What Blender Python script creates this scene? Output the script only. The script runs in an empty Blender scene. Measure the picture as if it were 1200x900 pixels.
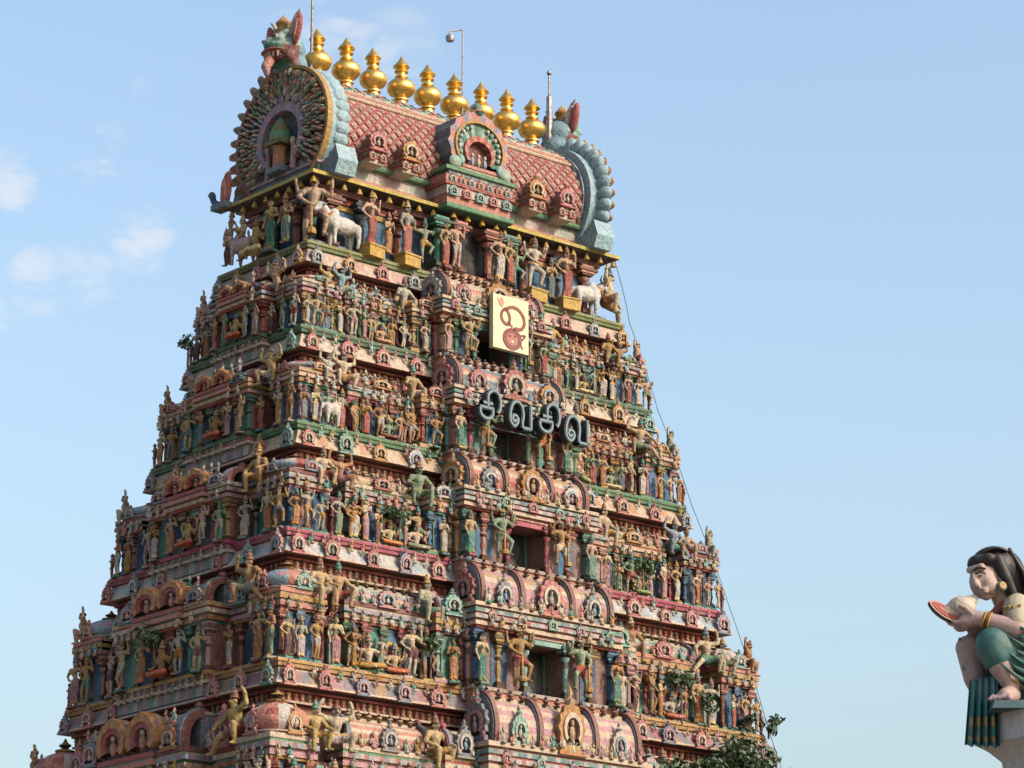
import bpy, bmesh, math, random
from mathutils import Vector, Matrix
R = math.radians
rnd = random.Random(11)
scene = bpy.context.scene
col = scene.collection

# ------------------------------------------------------------------ camera
cam_d = bpy.data.cameras.new('camera'); cam = bpy.data.objects.new('camera', cam_d); col.objects.link(cam)
cam.location = (0, 0, 1.6); cam.rotation_euler = (R(90 + 16.535), 0, 0)
cam_d.sensor_width = 36; cam_d.lens = 36 * 3629.67 / 1200; cam_d.clip_start = .1; cam_d.clip_end = 6000
scene.camera = cam
F_PX, PITCH = 3629.67, R(16.535)
def ray(px, py):                       # photograph pixel -> direction from the camera
    x, z = (px - 600) / F_PX, (450 - py) / F_PX
    c, s = math.cos(PITCH), math.sin(PITCH)
    return Vector((x, c - z * s, s + z * c))

# ------------------------------------------------------------------ sky and sun
SUN_AZ = math.atan2(.88, -.47); SUN_EL = R(31)
world = bpy.data.worlds.new('World'); scene.world = world; world.use_nodes = True
wn, wl = world.node_tree.nodes, world.node_tree.links
wn.clear()
def N(nodes, t, **k):
    n = nodes.new(t)
    for a, b in k.items():
        setattr(n, a, b)
    return n
sky = N(wn, 'ShaderNodeTexSky', sky_type='NISHITA', sun_disc=False, sun_elevation=SUN_EL, sun_rotation=SUN_AZ,
        altitude=0, air_density=1.36, dust_density=5.4, ozone_density=2.0)
bg = N(wn, 'ShaderNodeBackground'); bg.inputs['Strength'].default_value = .15
out = N(wn, 'ShaderNodeOutputWorld')
tc = N(wn, 'ShaderNodeTexCoord')
cn = N(wn, 'ShaderNodeTexNoise'); cn.inputs['Scale'].default_value = 46; cn.inputs['Detail'].default_value = 12; cn.inputs['Roughness'].default_value = .58; cn.inputs['Distortion'].default_value = .5
cmap = N(wn, 'ShaderNodeMapping'); cmap.inputs['Scale'].default_value = (1, 1, 2.1); cmap.inputs['Rotation'].default_value = (0, R(-14), 0)
wl.new(tc.outputs['Generated'], cmap.inputs['Vector']); wl.new(cmap.outputs[0], cn.inputs['Vector'])
total = None
# thin clouds: (pixel it is seen at, angular radius in degrees, weight)
for (px, py, rad, w) in [(165, 285, .95, 1.0), (100, 318, .95, .85), (40, 332, 1.05, .9), (-30, 338, 1.2, .9), (5, 208, .9, 1.0), (-60, 205, 1.2, 1.0), (455, 55, 1.5, .8), (380, 30, 1.5, .65), (520, 85, 1.2, .6), (95, 150, 1.8, .45),
                         (-300, 250, 3, .8), (1700, 300, 4, .7), (2300, -500, 7, .8), (-1300, -200, 6, .8), (500, -900, 6, .6)]:
    d = ray(px, py).normalized()
    dot = N(wn, 'ShaderNodeVectorMath', operation='DOT_PRODUCT'); dot.inputs[1].default_value = d
    wl.new(tc.outputs['Generated'], dot.inputs[0])
    mr = N(wn, 'ShaderNodeMapRange', interpolation_type='SMOOTHSTEP')
    mr.inputs['From Min'].default_value = math.cos(R(rad)); mr.inputs['From Max'].default_value = 1
    mr.inputs['To Max'].default_value = w
    wl.new(dot.outputs['Value'], mr.inputs['Value'])
    if total is None:
        total = mr.outputs[0]
    else:
        mx = N(wn, 'ShaderNodeMath', operation='MAXIMUM'); wl.new(total, mx.inputs[0]); wl.new(mr.outputs[0], mx.inputs[1]); total = mx.outputs[0]
ad = N(wn, 'ShaderNodeMath', operation='MULTIPLY_ADD'); wl.new(cn.outputs['Fac'], ad.inputs[0]); ad.inputs[1].default_value = 2.6; wl.new(total, ad.inputs[2])
nr = N(wn, 'ShaderNodeMapRange', interpolation_type='SMOOTHSTEP'); nr.inputs['From Min'].default_value = 1.75; nr.inputs['From Max'].default_value = 2.75
wl.new(ad.outputs[0], nr.inputs['Value'])
mu2 = N(wn, 'ShaderNodeMath', operation='MULTIPLY'); wl.new(nr.outputs[0], mu2.inputs[0]); mu2.inputs[1].default_value = .5
cm = N(wn, 'ShaderNodeMixRGB'); cm.inputs['Color2'].default_value = (3.3, 3.15, 3.05, 1)
wl.new(mu2.outputs[0], cm.inputs['Fac']); wl.new(sky.outputs['Color'], cm.inputs['Color1'])
wl.new(cm.outputs['Color'], bg.inputs['Color']); wl.new(bg.outputs['Background'], out.inputs['Surface'])

sun_d = bpy.data.lights.new('sun', 'SUN'); sun = bpy.data.objects.new('sun', sun_d); col.objects.link(sun)
sun_d.energy = 2.0; sun_d.angle = R(1.0); sun_d.color = (1.0, .92, .81)
sdir = Vector((math.sin(SUN_AZ) * math.cos(SUN_EL), math.cos(SUN_AZ) * math.cos(SUN_EL), math.sin(SUN_EL)))
sun.rotation_euler = sdir.to_track_quat('Z', 'Y').to_euler()

vs = scene.view_settings
scene.display_settings.display_device = 'sRGB'
vs.view_transform = 'Standard'; vs.look = 'None'; vs.gamma = 1; vs.use_curve_mapping = False; vs.exposure = 1.0
scene.render.engine = 'CYCLES'

# ------------------------------------------------------------------ colours and materials
def hx(h):
    o = []
    for i in (0, 2, 4):
        c = int(h[i:i + 2], 16) / 255
        c = c / 12.92 if c <= .04045 else ((c + .055) / 1.055) ** 2.4
        o.append(.64 * c / (1 + .72 * c))
    return tuple(o)
def dusty(c, k=.10):
    l = .3 * c[0] + .5 * c[1] + .2 * c[2]
    return tuple((c[q] + (l * t - c[q]) * k) for q, t in enumerate((1.10, .98, .90)))
P = {k: dusty(hx(v)) for k, v in dict(
    red='b34a42', salmon='d27a66', pink='c98a90', rose='b8505e', crimson='a83a52', cream='dcb99a', pale='dac8bc', white='dedad2',
    tan='c39a6a', ochre='c08a3c', gold='d09a2c', orange='c9743a', brown='925f4c', dark='4a3a34', maroon='79403e', olive='71713e',
    green='568a62', leaf='3c6b4a', teal='438f80', aqua='88bcb2', mint='9cc0a4', blue='3c72a8', sky='86a9c0', navy='274f74', deep='2f6a96',
    slate='6a7a88', lilac='8f8aa2', grey='9a9790', stone='b89e90', yellow='d8b64a', skin='c69a72', bronze='a9783f', wheat='d4b98c',
    ash='a8a596', jade='7d9a7a', black='141414').items()}

def paint_mat(name, wear=1.0, rough=.72, k=1.0):
    m = bpy.data.materials.new(name); m.use_nodes = True
    n, l = m.node_tree.nodes, m.node_tree.links
    bs = n['Principled BSDF']
    at = N(n, 'ShaderNodeAttribute', attribute_name='Col')
    oi = N(n, 'ShaderNodeObjectInfo')
    ge = N(n, 'ShaderNodeNewGeometry')
    mul = N(n, 'ShaderNodeMixRGB', blend_type='MULTIPLY'); mul.inputs['Fac'].default_value = 1
    l.new(at.outputs['Color'], mul.inputs['Color1']); l.new(oi.outputs['Color'], mul.inputs['Color2'])
    # faded patches
    n1 = N(n, 'ShaderNodeTexNoise'); n1.inputs['Scale'].default_value = 1.7 * k; n1.inputs['Detail'].default_value = 5
    l.new(ge.outputs['Position'], n1.inputs['Vector'])
    fade = N(n, 'ShaderNodeMixRGB'); fade.inputs['Color2'].default_value = (.30, .26, .23, 1)
    r1 = N(n, 'ShaderNodeMapRange'); r1.inputs['From Min'].default_value = .42; r1.inputs['From Max'].default_value = .75; r1.inputs['To Max'].default_value = .20 * wear
    l.new(n1.outputs['Fac'], r1.inputs['Value']); l.new(r1.outputs[0], fade.inputs['Fac']); l.new(mul.outputs[0], fade.inputs['Color1'])
    # soot streaks that run down
    mp = N(n, 'ShaderNodeMapping'); mp.inputs['Scale'].default_value = (7.5, 7.5, .7)
    l.new(ge.outputs['Position'], mp.inputs['Vector'])
    n2 = N(n, 'ShaderNodeTexNoise'); n2.inputs['Scale'].default_value = 1.3 * k; n2.inputs['Detail'].default_value = 6; n2.inputs['Roughness'].default_value = .65
    l.new(mp.outputs[0], n2.inputs['Vector'])
    r2 = N(n, 'ShaderNodeMapRange'); r2.inputs['From Min'].default_value = .5; r2.inputs['From Max'].default_value = .78; r2.inputs['To Max'].default_value = .62 * wear
    l.new(n2.outputs['Fac'], r2.inputs['Value'])
    soot = N(n, 'ShaderNodeMixRGB'); soot.inputs['Color2'].default_value = (.055, .043, .035, 1)
    l.new(r2.outputs[0], soot.inputs['Fac']); l.new(fade.outputs[0], soot.inputs['Color1'])
    # fine speckle
    n3 = N(n, 'ShaderNodeTexNoise'); n3.inputs['Scale'].default_value = 14 * k; n3.inputs['Detail'].default_value = 4
    l.new(ge.outputs['Position'], n3.inputs['Vector'])
    r3 = N(n, 'ShaderNodeMapRange'); r3.inputs['From Min'].default_value = .3; r3.inputs['From Max'].default_value = .7; r3.inputs['To Min'].default_value = 1 - .18 * wear; r3.inputs['To Max'].default_value = 1 + .12 * wear
    l.new(n3.outputs['Fac'], r3.inputs['Value'])
    vo = N(n, 'ShaderNodeTexVoronoi'); vo.inputs['Scale'].default_value = 8.5; l.new(ge.outputs['Position'], vo.inputs['Vector'])
    vs_ = N(n, 'ShaderNodeSeparateColor'); l.new(vo.outputs['Color'], vs_.inputs[0])
    vr = N(n, 'ShaderNodeMapRange'); vr.inputs['To Min'].default_value = 1 - .13 * (wear >= 1); vr.inputs['To Max'].default_value = 1 + .09 * (wear >= 1); l.new(vs_.outputs[0], vr.inputs['Value'])
    vm = N(n, 'ShaderNodeMath', operation='MULTIPLY'); l.new(r3.outputs[0], vm.inputs[0]); l.new(vr.outputs[0], vm.inputs[1]); r3 = vm
    sp = N(n, 'ShaderNodeVectorMath', operation='SCALE'); l.new(soot.outputs[0], sp.inputs[0]); l.new(r3.outputs[0], sp.inputs['Scale'])
    l.new(sp.outputs[0], bs.inputs['Base Color'])
    bs.inputs['Roughness'].default_value = rough
    bs.inputs['Specular IOR Level'].default_value = .3
    ha = N(n, 'ShaderNodeMath', operation='SUBTRACT'); l.new(n3.outputs['Fac'], ha.inputs[0]); l.new(vo.outputs['Distance'], ha.inputs[1])
    bp = N(n, 'ShaderNodeBump'); bp.inputs['Strength'].default_value = .55 * wear; bp.inputs['Distance'].default_value = .04 / k ** 1.3
    l.new(ha.outputs[0], bp.inputs['Height']); l.new(bp.outputs[0], bs.inputs['Normal'])
    return m
PAINT = paint_mat('weathered_paint')
PAINT_FINE = paint_mat('fresh_paint', .35, .55)
PAINT_NEAR = paint_mat('near_statue_paint', .85, .6, 6.0)

def metal_mat(name, c, rough, metallic=1.0):
    m = bpy.data.materials.new(name); m.use_nodes = True
    n, l = m.node_tree.nodes, m.node_tree.links
    bs = n['Principled BSDF']; bs.inputs['Metallic'].default_value = metallic
    ge = N(n, 'ShaderNodeNewGeometry'); nz = N(n, 'ShaderNodeTexNoise'); nz.inputs['Scale'].default_value = 9; nz.inputs['Detail'].default_value = 5
    l.new(ge.outputs['Position'], nz.inputs['Vector'])
    mx = N(n, 'ShaderNodeMixRGB'); mx.inputs['Color1'].default_value = (*c, 1); mx.inputs['Color2'].default_value = (c[0] * .5, c[1] * .42, c[2] * .35, 1)
    mr = N(n, 'ShaderNodeMapRange'); mr.inputs['From Min'].default_value = .42; mr.inputs['From Max'].default_value = .75
    l.new(nz.outputs['Fac'], mr.inputs['Value']); l.new(mr.outputs[0], mx.inputs['Fac']); l.new(mx.outputs[0], bs.inputs['Base Color'])
    rr = N(n, 'ShaderNodeMapRange'); rr.inputs['To Min'].default_value = rough * .75; rr.inputs['To Max'].default_value = rough * 1.4
    l.new(nz.outputs['Fac'], rr.inputs['Value']); l.new(rr.outputs[0], bs.inputs['Roughness'])
    return m
GOLD = metal_mat('gilded_copper', (.74, .47, .13), .36)
WIRE = metal_mat('dark_wire', (.05, .05, .055), .8, 0)
STEEL = metal_mat('grey_steel', (.22, .22, .23), .5, .6)

def leaf_mat(name, c1, c2):
    m = bpy.data.materials.new(name); m.use_nodes = True
    n, l = m.node_tree.nodes, m.node_tree.links
    bs = n['Principled BSDF']; bs.inputs['Roughness'].default_value = .5
    ge = N(n, 'ShaderNodeNewGeometry'); mx = N(n, 'ShaderNodeMixRGB'); mx.inputs['Color1'].default_value = (*c1, 1); mx.inputs['Color2'].default_value = (*c2, 1)
    l.new(ge.outputs['Random Per Island'], mx.inputs['Fac']); l.new(mx.outputs[0], bs.inputs['Base Color'])
    bs.inputs['Subsurface Weight'].default_value = 0
    return m
LEAF = leaf_mat('green_leaves', (.012, .026, .008), (.04, .07, .022))
BARK = metal_mat('grey_bark', (.09, .07, .05), .9, 0)

def ground_mat():
    m = bpy.data.materials.new('dusty_ground'); m.use_nodes = True
    n, l = m.node_tree.nodes, m.node_tree.links
    bs = n['Principled BSDF']; bs.inputs['Roughness'].default_value = .95
    ge = N(n, 'ShaderNodeNewGeometry'); nz = N(n, 'ShaderNodeTexNoise'); nz.inputs['Scale'].default_value = .4; nz.inputs['Detail'].default_value = 8
    l.new(ge.outputs['Position'], nz.inputs['Vector'])
    mx = N(n, 'ShaderNodeMixRGB'); mx.inputs['Color1'].default_value = (.16, .13, .10, 1); mx.inputs['Color2'].default_value = (.28, .24, .19, 1)
    l.new(nz.outputs['Fac'], mx.inputs['Fac']); l.new(mx.outputs[0], bs.inputs['Base Color'])
    return m
GROUND = ground_mat()

# ------------------------------------------------------------------ mesh builder
class MB:
    def __init__(s):
        s.v, s.f, s.c = [], [], []
    def add(s, vs_, fs, cs):
        o = len(s.v); s.v += [tuple(p) for p in vs_]
        for i, f in enumerate(fs):
            s.f.append([o + k for k in f]); s.c.append(cs[i] if isinstance(cs, list) else cs)
    def box(s, x0, x1, y0, y1, z0, z1, c, top=None, taper=0):
        t = taper
        v = [(x0, y0, z0), (x1, y0, z0), (x1, y1, z0), (x0, y1, z0), (x0 + t, y0 + t, z1), (x1 - t, y0 + t, z1), (x1 - t, y1 - t, z1), (x0 + t, y1 - t, z1)]
        f = [(0, 3, 2, 1), (4, 5, 6, 7), (0, 1, 5, 4), (1, 2, 6, 5), (2, 3, 7, 6), (3, 0, 4, 7)]
        s.add(v, f, [c, top or c, c, c, c, c])
    def dashes(s, x0, x1, y0, y1, z0, z1, cols, step):
        """a band whose three outer faces are painted in alternating blocks"""
        av = [sum(c[k] for c in cols) / len(cols) for k in range(3)]
        cols = [tuple(.9 * (c[k] * .62 + av[k] * .38) for k in range(3)) for c in cols]
        n = max(2, int((x1 - x0) / step))
        for i in range(n):
            a, b = x0 + (x1 - x0) * i / n, x0 + (x1 - x0) * (i + 1) / n
            s.add([(a, y0, z0), (b, y0, z0), (b, y0, z1), (a, y0, z1)], [(0, 1, 2, 3)], cols[i % len(cols)])
        m = max(2, int((y1 - y0) / step))
        for i in range(m):
            a, b = y0 + (y1 - y0) * i / m, y0 + (y1 - y0) * (i + 1) / m
            s.add([(x0, b, z0), (x0, a, z0), (x0, a, z1), (x0, b, z1)], [(0, 1, 2, 3)], cols[i % len(cols)])
            s.add([(x1, a, z0), (x1, b, z0), (x1, b, z1), (x1, a, z1)], [(0, 1, 2, 3)], cols[i % len(cols)])
        s.add([(x0, y0, z1), (x1, y0, z1), (x1, y1, z1), (x0, y1, z1), (x0, y0, z0), (x1, y0, z0), (x1, y1, z0), (x0, y1, z0)],
              [(0, 1, 2, 3), (7, 6, 5, 4)], cols[0])
    def lathe(s, prof, n, cs, c=(0, 0, 0), ph=0, sq=0):
        vs_, fs, cc = [], [], []
        for (r, z) in prof:
            for i in range(n):
                a = ph + 2 * math.pi * i / n
                k = 1
                if sq:
                    k = 1 / max(abs(math.cos(a)), abs(math.sin(a))) ** sq
                vs_.append((c[0] + r * k * math.cos(a), c[1] + r * k * math.sin(a), c[2] + z))
        for j in range(len(prof) - 1):
            for i in range(n):
                k = (i + 1) % n
                fs.append((j * n + i, j * n + k, (j + 1) * n + k, (j + 1) * n + i))
                if isinstance(cs, list):
                    q = cs[j % len(cs)]
                    cc.append(q[i % len(q)] if isinstance(q, list) else q)
                else:
                    cc.append(cs)
        fs.append(tuple(range(n))[::-1]); cc.append(cc[0]); fs.append(tuple(range((len(prof) - 1) * n, len(prof) * n))); cc.append(cc[-1])
        s.add(vs_, fs, cc)
    def rcone(s, p0, r0, p1, r1, c=(1, 1, 1), n=10, k=3):
        p0, p1 = Vector(p0), Vector(p1); d = p1 - p0; L = d.length
        if L < 1e-5: d = Vector((0, 0, 1))
        q = d.to_track_quat('Z', 'Y')
        prof = []
        for i in range(k + 1):
            t = -math.pi / 2 + math.pi / 2 * i / k; prof.append((max(r0 * math.cos(t), 1e-4), r0 * math.sin(t)))
        for i in range(k + 1):
            t = math.pi / 2 * i / k; prof.append((max(r1 * math.cos(t), 1e-4), L + r1 * math.sin(t)))
        m = MB(); m.lathe(prof, n, c)
        s.add([tuple(q @ Vector(v) + p0) for v in m.v], m.f, c)
    def ell(s, c0, r, c=(1, 1, 1), nu=10, nv=6, q=None):
        prof = [(max(math.cos(-math.pi / 2 + math.pi * i / nv), 1e-4), math.sin(-math.pi / 2 + math.pi * i / nv)) for i in range(nv + 1)]
        m = MB(); m.lathe(prof, nu, c)
        pts = [Vector((v[0] * r[0], v[1] * r[1], v[2] * r[2])) for v in m.v]
        if q is not None: pts = [q @ p for p in pts]
        s.add([tuple(p + Vector(c0)) for p in pts], m.f, c)
    def prism(s, poly, y0, y1, c, cs=None):
        n = len(poly)
        v = [(x, y0, z) for x, z in poly] + [(x, y1, z) for x, z in poly]
        f = [tuple(range(n))] + [(i, i + n, (i + 1) % n + n, (i + 1) % n) for i in range(n)]
        s.add(v, f, [c] + [cs or c] * n)
    def band(s, inn, outp, y0, y1, c, cs=None):
        """open band between two polylines in (x, z), with thickness in y; c may be a list that alternates"""
        n = len(inn)
        v = [(x, y0, z) for x, z in inn] + [(x, y0, z) for x, z in outp] + [(x, y1, z) for x, z in inn] + [(x, y1, z) for x, z in outp]
        f, cc = [], []
        for i in range(n - 1):
            k = c[i % len(c)] if isinstance(c, list) else c
            f += [(i, n + i, n + i + 1, i + 1), (n + i, 3 * n + i, 3 * n + i + 1, n + i + 1), (2 * n + i, i, i + 1, 2 * n + i + 1), (2 * n + i + 1, 3 * n + i + 1, 3 * n + i, 2 * n + i)]
            cc += [k, cs or k, cs or k, cs or k]
        s.add(v, f, cc)
    def sweep(s, pts, r, c=(1, 1, 1), n=6):
        for a, b in zip(pts[:-1], pts[1:]):
            s.rcone(a, r, b, r, c, n, 2)
    def mesh(s, name, mat=None, smooth=38):
        me = bpy.data.meshes.new(name); me.from_pydata(s.v, [], s.f); 
        at = me.color_attributes.new('Col', 'FLOAT_COLOR', 'CORNER')
        buf = []
        for p, c in zip(me.polygons, s.c):
            buf += [c[0], c[1], c[2], 1.0] * p.loop_total
        at.data.foreach_set('color', buf)
        me.materials.append(mat or PAINT)
        bm = bmesh.new(); bm.from_mesh(me); bmesh.ops.recalc_face_normals(bm, faces=bm.faces); bm.to_mesh(me); bm.free()
        if smooth:
            me.shade_smooth(); me.set_sharp_from_angle(angle=R(smooth))
        me.update()
        return me

W1 = (1, 1, 1)
def link(name, me, parent=None, loc=(0, 0, 0), rz=0, sc=1, color=None, rot=None):
    o = bpy.data.objects.new(name, me); col.objects.link(o)
    o.location = loc; o.rotation_euler = rot if rot is not None else (0, 0, rz)
    o.scale = sc if hasattr(sc, '__len__') else (sc, sc, sc)
    if parent is not None: o.parent = parent
    if color is not None: o.color = (*color, 1)
    return o
def tag(o, label=None, cat=None, group=None, kind=None):
    if label: o['label'] = label
    if cat: o['category'] = cat
    if group: o['group'] = group
    if kind: o['kind'] = kind
    return o
def blob(name, parts, voxel, mat, colour=None, dec=1.0, smooth_it=2, target=None):
    """joins round limbs into ONE continuous surface"""
    m = MB()
    for p in parts:
        if p[0] == 'e': m.ell(p[1], p[2], W1, 12, 8, p[3] if len(p) > 3 else None)
        else: m.rcone(p[0], p[1], p[2], p[3], W1, 12, 4)
    me = m.mesh('tmp', mat, 0)
    o = bpy.data.objects.new('tmp', me); col.objects.link(o)
    md = o.modifiers.new('r', 'REMESH'); md.mode = 'VOXEL'; md.voxel_size = voxel; md.adaptivity = 0
    if smooth_it:
        ms = o.modifiers.new('s', 'SMOOTH'); ms.factor = .5; ms.iterations = smooth_it
    if dec < 1:
        dm = o.modifiers.new('d', 'DECIMATE'); dm.ratio = dec
    dg = bpy.context.evaluated_depsgraph_get()
    res = bpy.data.meshes.new_from_object(o.evaluated_get(dg), depsgraph=dg)
    bpy.data.objects.remove(o); bpy.data.meshes.remove(me)
    res.name = name
    for a in list(res.color_attributes): res.color_attributes.remove(a)
    at = res.color_attributes.new('Col', 'FLOAT_COLOR', 'CORNER')
    vc = [colour(v.co) if colour else W1 for v in res.vertices]
    buf = []
    for lp in res.loops:
        c = vc[lp.vertex_index]; buf += [c[0], c[1], c[2], 1.0]
    at.data.foreach_set('color', buf)
    res.materials.clear(); res.materials.append(mat)
    res.shade_smooth(); res.update()
    return res

# ------------------------------------------------------------------ the ground
m = MB(); m.add([(-3000, -3000, 0), (3000, -3000, 0), (3000, 3000, 0), (-3000, 3000, 0)], [(0, 1, 2, 3)], W1)
tag(link('ground', m.mesh('ground', GROUND)), kind='structure')

# ------------------------------------------------------------------ the tower: frame
YAW = R(40.8135); TC = Vector((-2.628, 90.0, 0))
EX = Vector((math.cos(YAW), math.sin(YAW), 0)); EY = Vector((-math.sin(YAW), math.cos(YAW), 0))
def tw(u, v, z): return TC + EX * u + EY * v + Vector((0, 0, z))
tower = bpy.data.objects.new('temple_tower', None); col.objects.link(tower)
tower.location = TC; tower.rotation_euler = (0, 0, YAW)
tag(tower, 'tall tapering temple gateway tower covered with painted stucco ornament', 'tower')
# z of the ledge top, half length, half depth; from the topmost ledge down
LV = [(30.98, 6.22, 2.22), (28.16, 6.82, 2.80), (25.06, 7.46, 3.58), (21.74, 8.30, 4.34), (17.94, 9.08, 5.12), (13.5, 9.95, 5.98), (8.6, 10.9, 6.9)]

# ------------------------------------------------------------------ ornament library (shared meshes)
def horse(rx, rz, cz, n=14, t0=128, peak=0.0):
    o = []
    for i in range(n + 1):
        t = R(-t0 + 2 * t0 * i / n)
        o.append((rx * math.sin(t), cz + rz * math.cos(t) + peak * max(0, 1 - abs(t) / .45)))
    return o
def kudu_mesh(c1, c2, c3, c4, c5):
    m = MB()
    o = horse(.46, .44, .48, 18, 135, .10)
    o2 = [(x * (1.10 if i % 2 else .94), .48 + (z - .48) * (1.10 if i % 2 else .94)) for i, (x, z) in enumerate(o)]
    m.band(horse(.33, .32, .46, 18, 135), o2, -.10, .05, [c1, c5])
    m.band(horse(.24, .23, .45, 18, 135), horse(.335, .325, .46, 18, 135), -.15, .05, c2)
    m.prism(horse(.25, .24, .45, 12, 135), -.03, .04, c3)
    m.ell((0, -.09, .38), (.09, .06, .15), c4, 6, 4); m.ell((0, -.1, .58), (.06, .055, .07), c4, 6, 4)
    m.box(-.42, .42, -.12, .05, .02, .15, c1); m.box(-.5, .5, -.15, .05, -.04, .03, c5)
    m.ell((-.36, -.12, .16), (.12, .07, .10), c2, 6, 4); m.ell((.36, -.12, .16), (.12, .07, .10), c2, 6, 4)
    m.lathe([(.10, .94), (.16, 1.02), (.05, 1.1), (.09, 1.16), (.01, 1.3)], 6, [c2, c5, c2, c1])
    return m.mesh('arch_ornament')
KUDU = [kudu_mesh(P['salmon'], P['pink'], P['maroon'], P['cream'], P['rose']),
        kudu_mesh(P['teal'], P['mint'], P['navy'], P['pale'], P['aqua']),
        kudu_mesh(P['slate'], P['pale'], P['deep'], P['sky'], P['grey']),
        kudu_mesh(P['ochre'], P['cream'], P['maroon'], P['tan'], P['orange']),
        kudu_mesh(P['rose'], P['cream'], P['teal'], P['pink'], P['salmon']),
        kudu_mesh(P['lilac'], P['pink'], P['navy'], P['cream'], P['slate'])]
_kc = ['salmon', 'pink', 'teal', 'mint', 'slate', 'pale', 'ochre', 'cream', 'rose', 'lilac', 'sky', 'tan', 'red', 'aqua', 'orange', 'jade']
for _ in range(8): KUDU.append(kudu_mesh(P[rnd.choice(_kc)], P[rnd.choice(['cream', 'pink', 'pale', 'mint', 'sky'])], P[rnd.choice(['navy', 'maroon', 'teal', 'brown'])], P[rnd.choice(['cream', 'tan', 'pink'])], P[rnd.choice(_kc)]))
def pilaster_mesh(kind):
    m = MB()
    m.box(-.13, .13, -.13, .13, 0, .07, P['stone']); m.box(-.10, .10, -.10, .10, .07, .12, P['ochre'])
    if kind == 0:
        m.lathe([(.075, .12), (.07, .52), (.09, .55), (.07, .58), (.07, .66), (.11, .70), (.12, .75), (.07, .79)], 8, [W1, W1, P['cream'], P['cream'], W1, W1, P['cream']])
    else:
        m.lathe([(.09, .12), (.05, .2), (.085, .32), (.06, .5), (.10, .56), (.06, .62), (.11, .70), (.12, .74), (.07, .79)], 8, [W1, W1, W1, P['cream'], W1, W1, P['ochre'], W1])
    m.box(-.13, .13, -.13, .13, .79, .83, P['cream']); m.box(-.17, .17, -.15, .15, .83, .88, W1); m.box(-.22, .22, -.17, .17, .88, .94, P['pale']); m.box(-.15, .15, -.14, .14, .94, 1.0, W1)
    return m.mesh('pilaster')
PIL = [pilaster_mesh(0), pilaster_mesh(1)]
def finial_mesh():
    m = MB(); m.lathe([(.30, 0), (.34, .1), (.16, .2), (.40, .42), (.36, .58), (.12, .70), (.2, .78), (.02, 1.0)], 8, [P['ochre'], P['maroon'], W1, W1, P['dark'], P['ochre'], P['brown']])
    return m.mesh('finial')
FINIAL = finial_mesh()
def dome_mesh(ca, cb, cr):
    m = MB()
    m.lathe([(.50, 0), (.56, .05), (.56, .09), (.50, .12)], 16, [cr, P['cream'], cr], sq=.35, ph=R(11.25))
    m.lathe([(.47, .12), (.55, .30), (.56, .48), (.48, .68), (.32, .84), (.16, .93), (.1, .97)], 16, [[ca, ca, cb, cb], [ca, ca, cb, cb], [ca, cr, cb, cr], [ca, ca, cb, cb], [cr, ca, cr, cb], cr], sq=.25, ph=R(11.25))
    m.lathe([(.18, .95), (.20, 1.0), (.06, 1.06), (.13, 1.15), (.05, 1.24), (.01, 1.36)], 8, [P['ochre'], P['maroon'], P['dark'], P['ochre'], P['brown']])
    return m.mesh('shrine_dome')
DOME = [dome_mesh(P['sky'], P['salmon'], P['pink']), dome_mesh(P['salmon'], P['pale'], P['red']), dome_mesh(P['pale'], P['slate'], P['rose']), dome_mesh(P['sky'], P['red'], P['cream'])]

def barrel(w, ry, rz, cols, rims, rimc, frill=None):
    """wagon-vault roof along x; back at y=ry, front bulges to -ry; rims: x positions of the arch bands"""
    m = MB(); n = 9
    pr = []
    for i in range(n + 1):
        t = R(-28 + 118 * i / n); pr.append((-ry * math.cos(t), rz * (.32 + .68 * math.sin(t))))
    pr = [(p[0], max(0, p[1])) for p in pr]
    xs = [-w / 2 + w * i / 12 for i in range(13)]
    for j in range(n):
        for i in range(12):
            (y0, z0), (y1, z1) = pr[j], pr[j + 1]
            c = cols[j % len(cols)]
            if isinstance(c, list): c = c[i % len(c)]
            m.add([(xs[i], y0, z0), (xs[i + 1], y0, z0), (xs[i + 1], y1, z1), (xs[i], y1, z1)], [(0, 1, 2, 3)], c)
    m.box(-w / 2, w / 2, -.02, ry, 0, rz * .99, cols[0] if not isinstance(cols[0], list) else cols[0][0])
    m.box(-w / 2 - .03, w / 2 + .03, -.12, ry * .6, rz * .97, rz * 1.07, P['cream'])
    for x in rims:
        for k, (g, c) in enumerate(((1.16, rimc[0]), (1.07, rimc[1]))):
            hw = .075 if k == 0 else .105
            a = [(-ry * g * math.cos(R(-34 + 130 * i / 10)), max(0, rz * (.32 + .72 * g * math.sin(R(-34 + 130 * i / 10))))) for i in range(11)]
            v = [(x - hw, y, z) for y, z in a] + [(x + hw, y, z) for y, z in a] + [(x - hw, y * .6, z * .8) for y, z in a] + [(x + hw, y * .6, z * .8) for y, z in a]
            q = len(a); f = []
            for i in range(q - 1):
                f += [(i, i + 1, q + i + 1, q + i), (i, 2 * q + i, 2 * q + i + 1, i + 1), (q + i, q + i + 1, 3 * q + i + 1, 3 * q + i)]
            m.add(v, f, c)
        m.ell((x, -.05, rz * 1.2), (.13, .13, .12), rimc[1], 6, 4)
    return m
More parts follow.
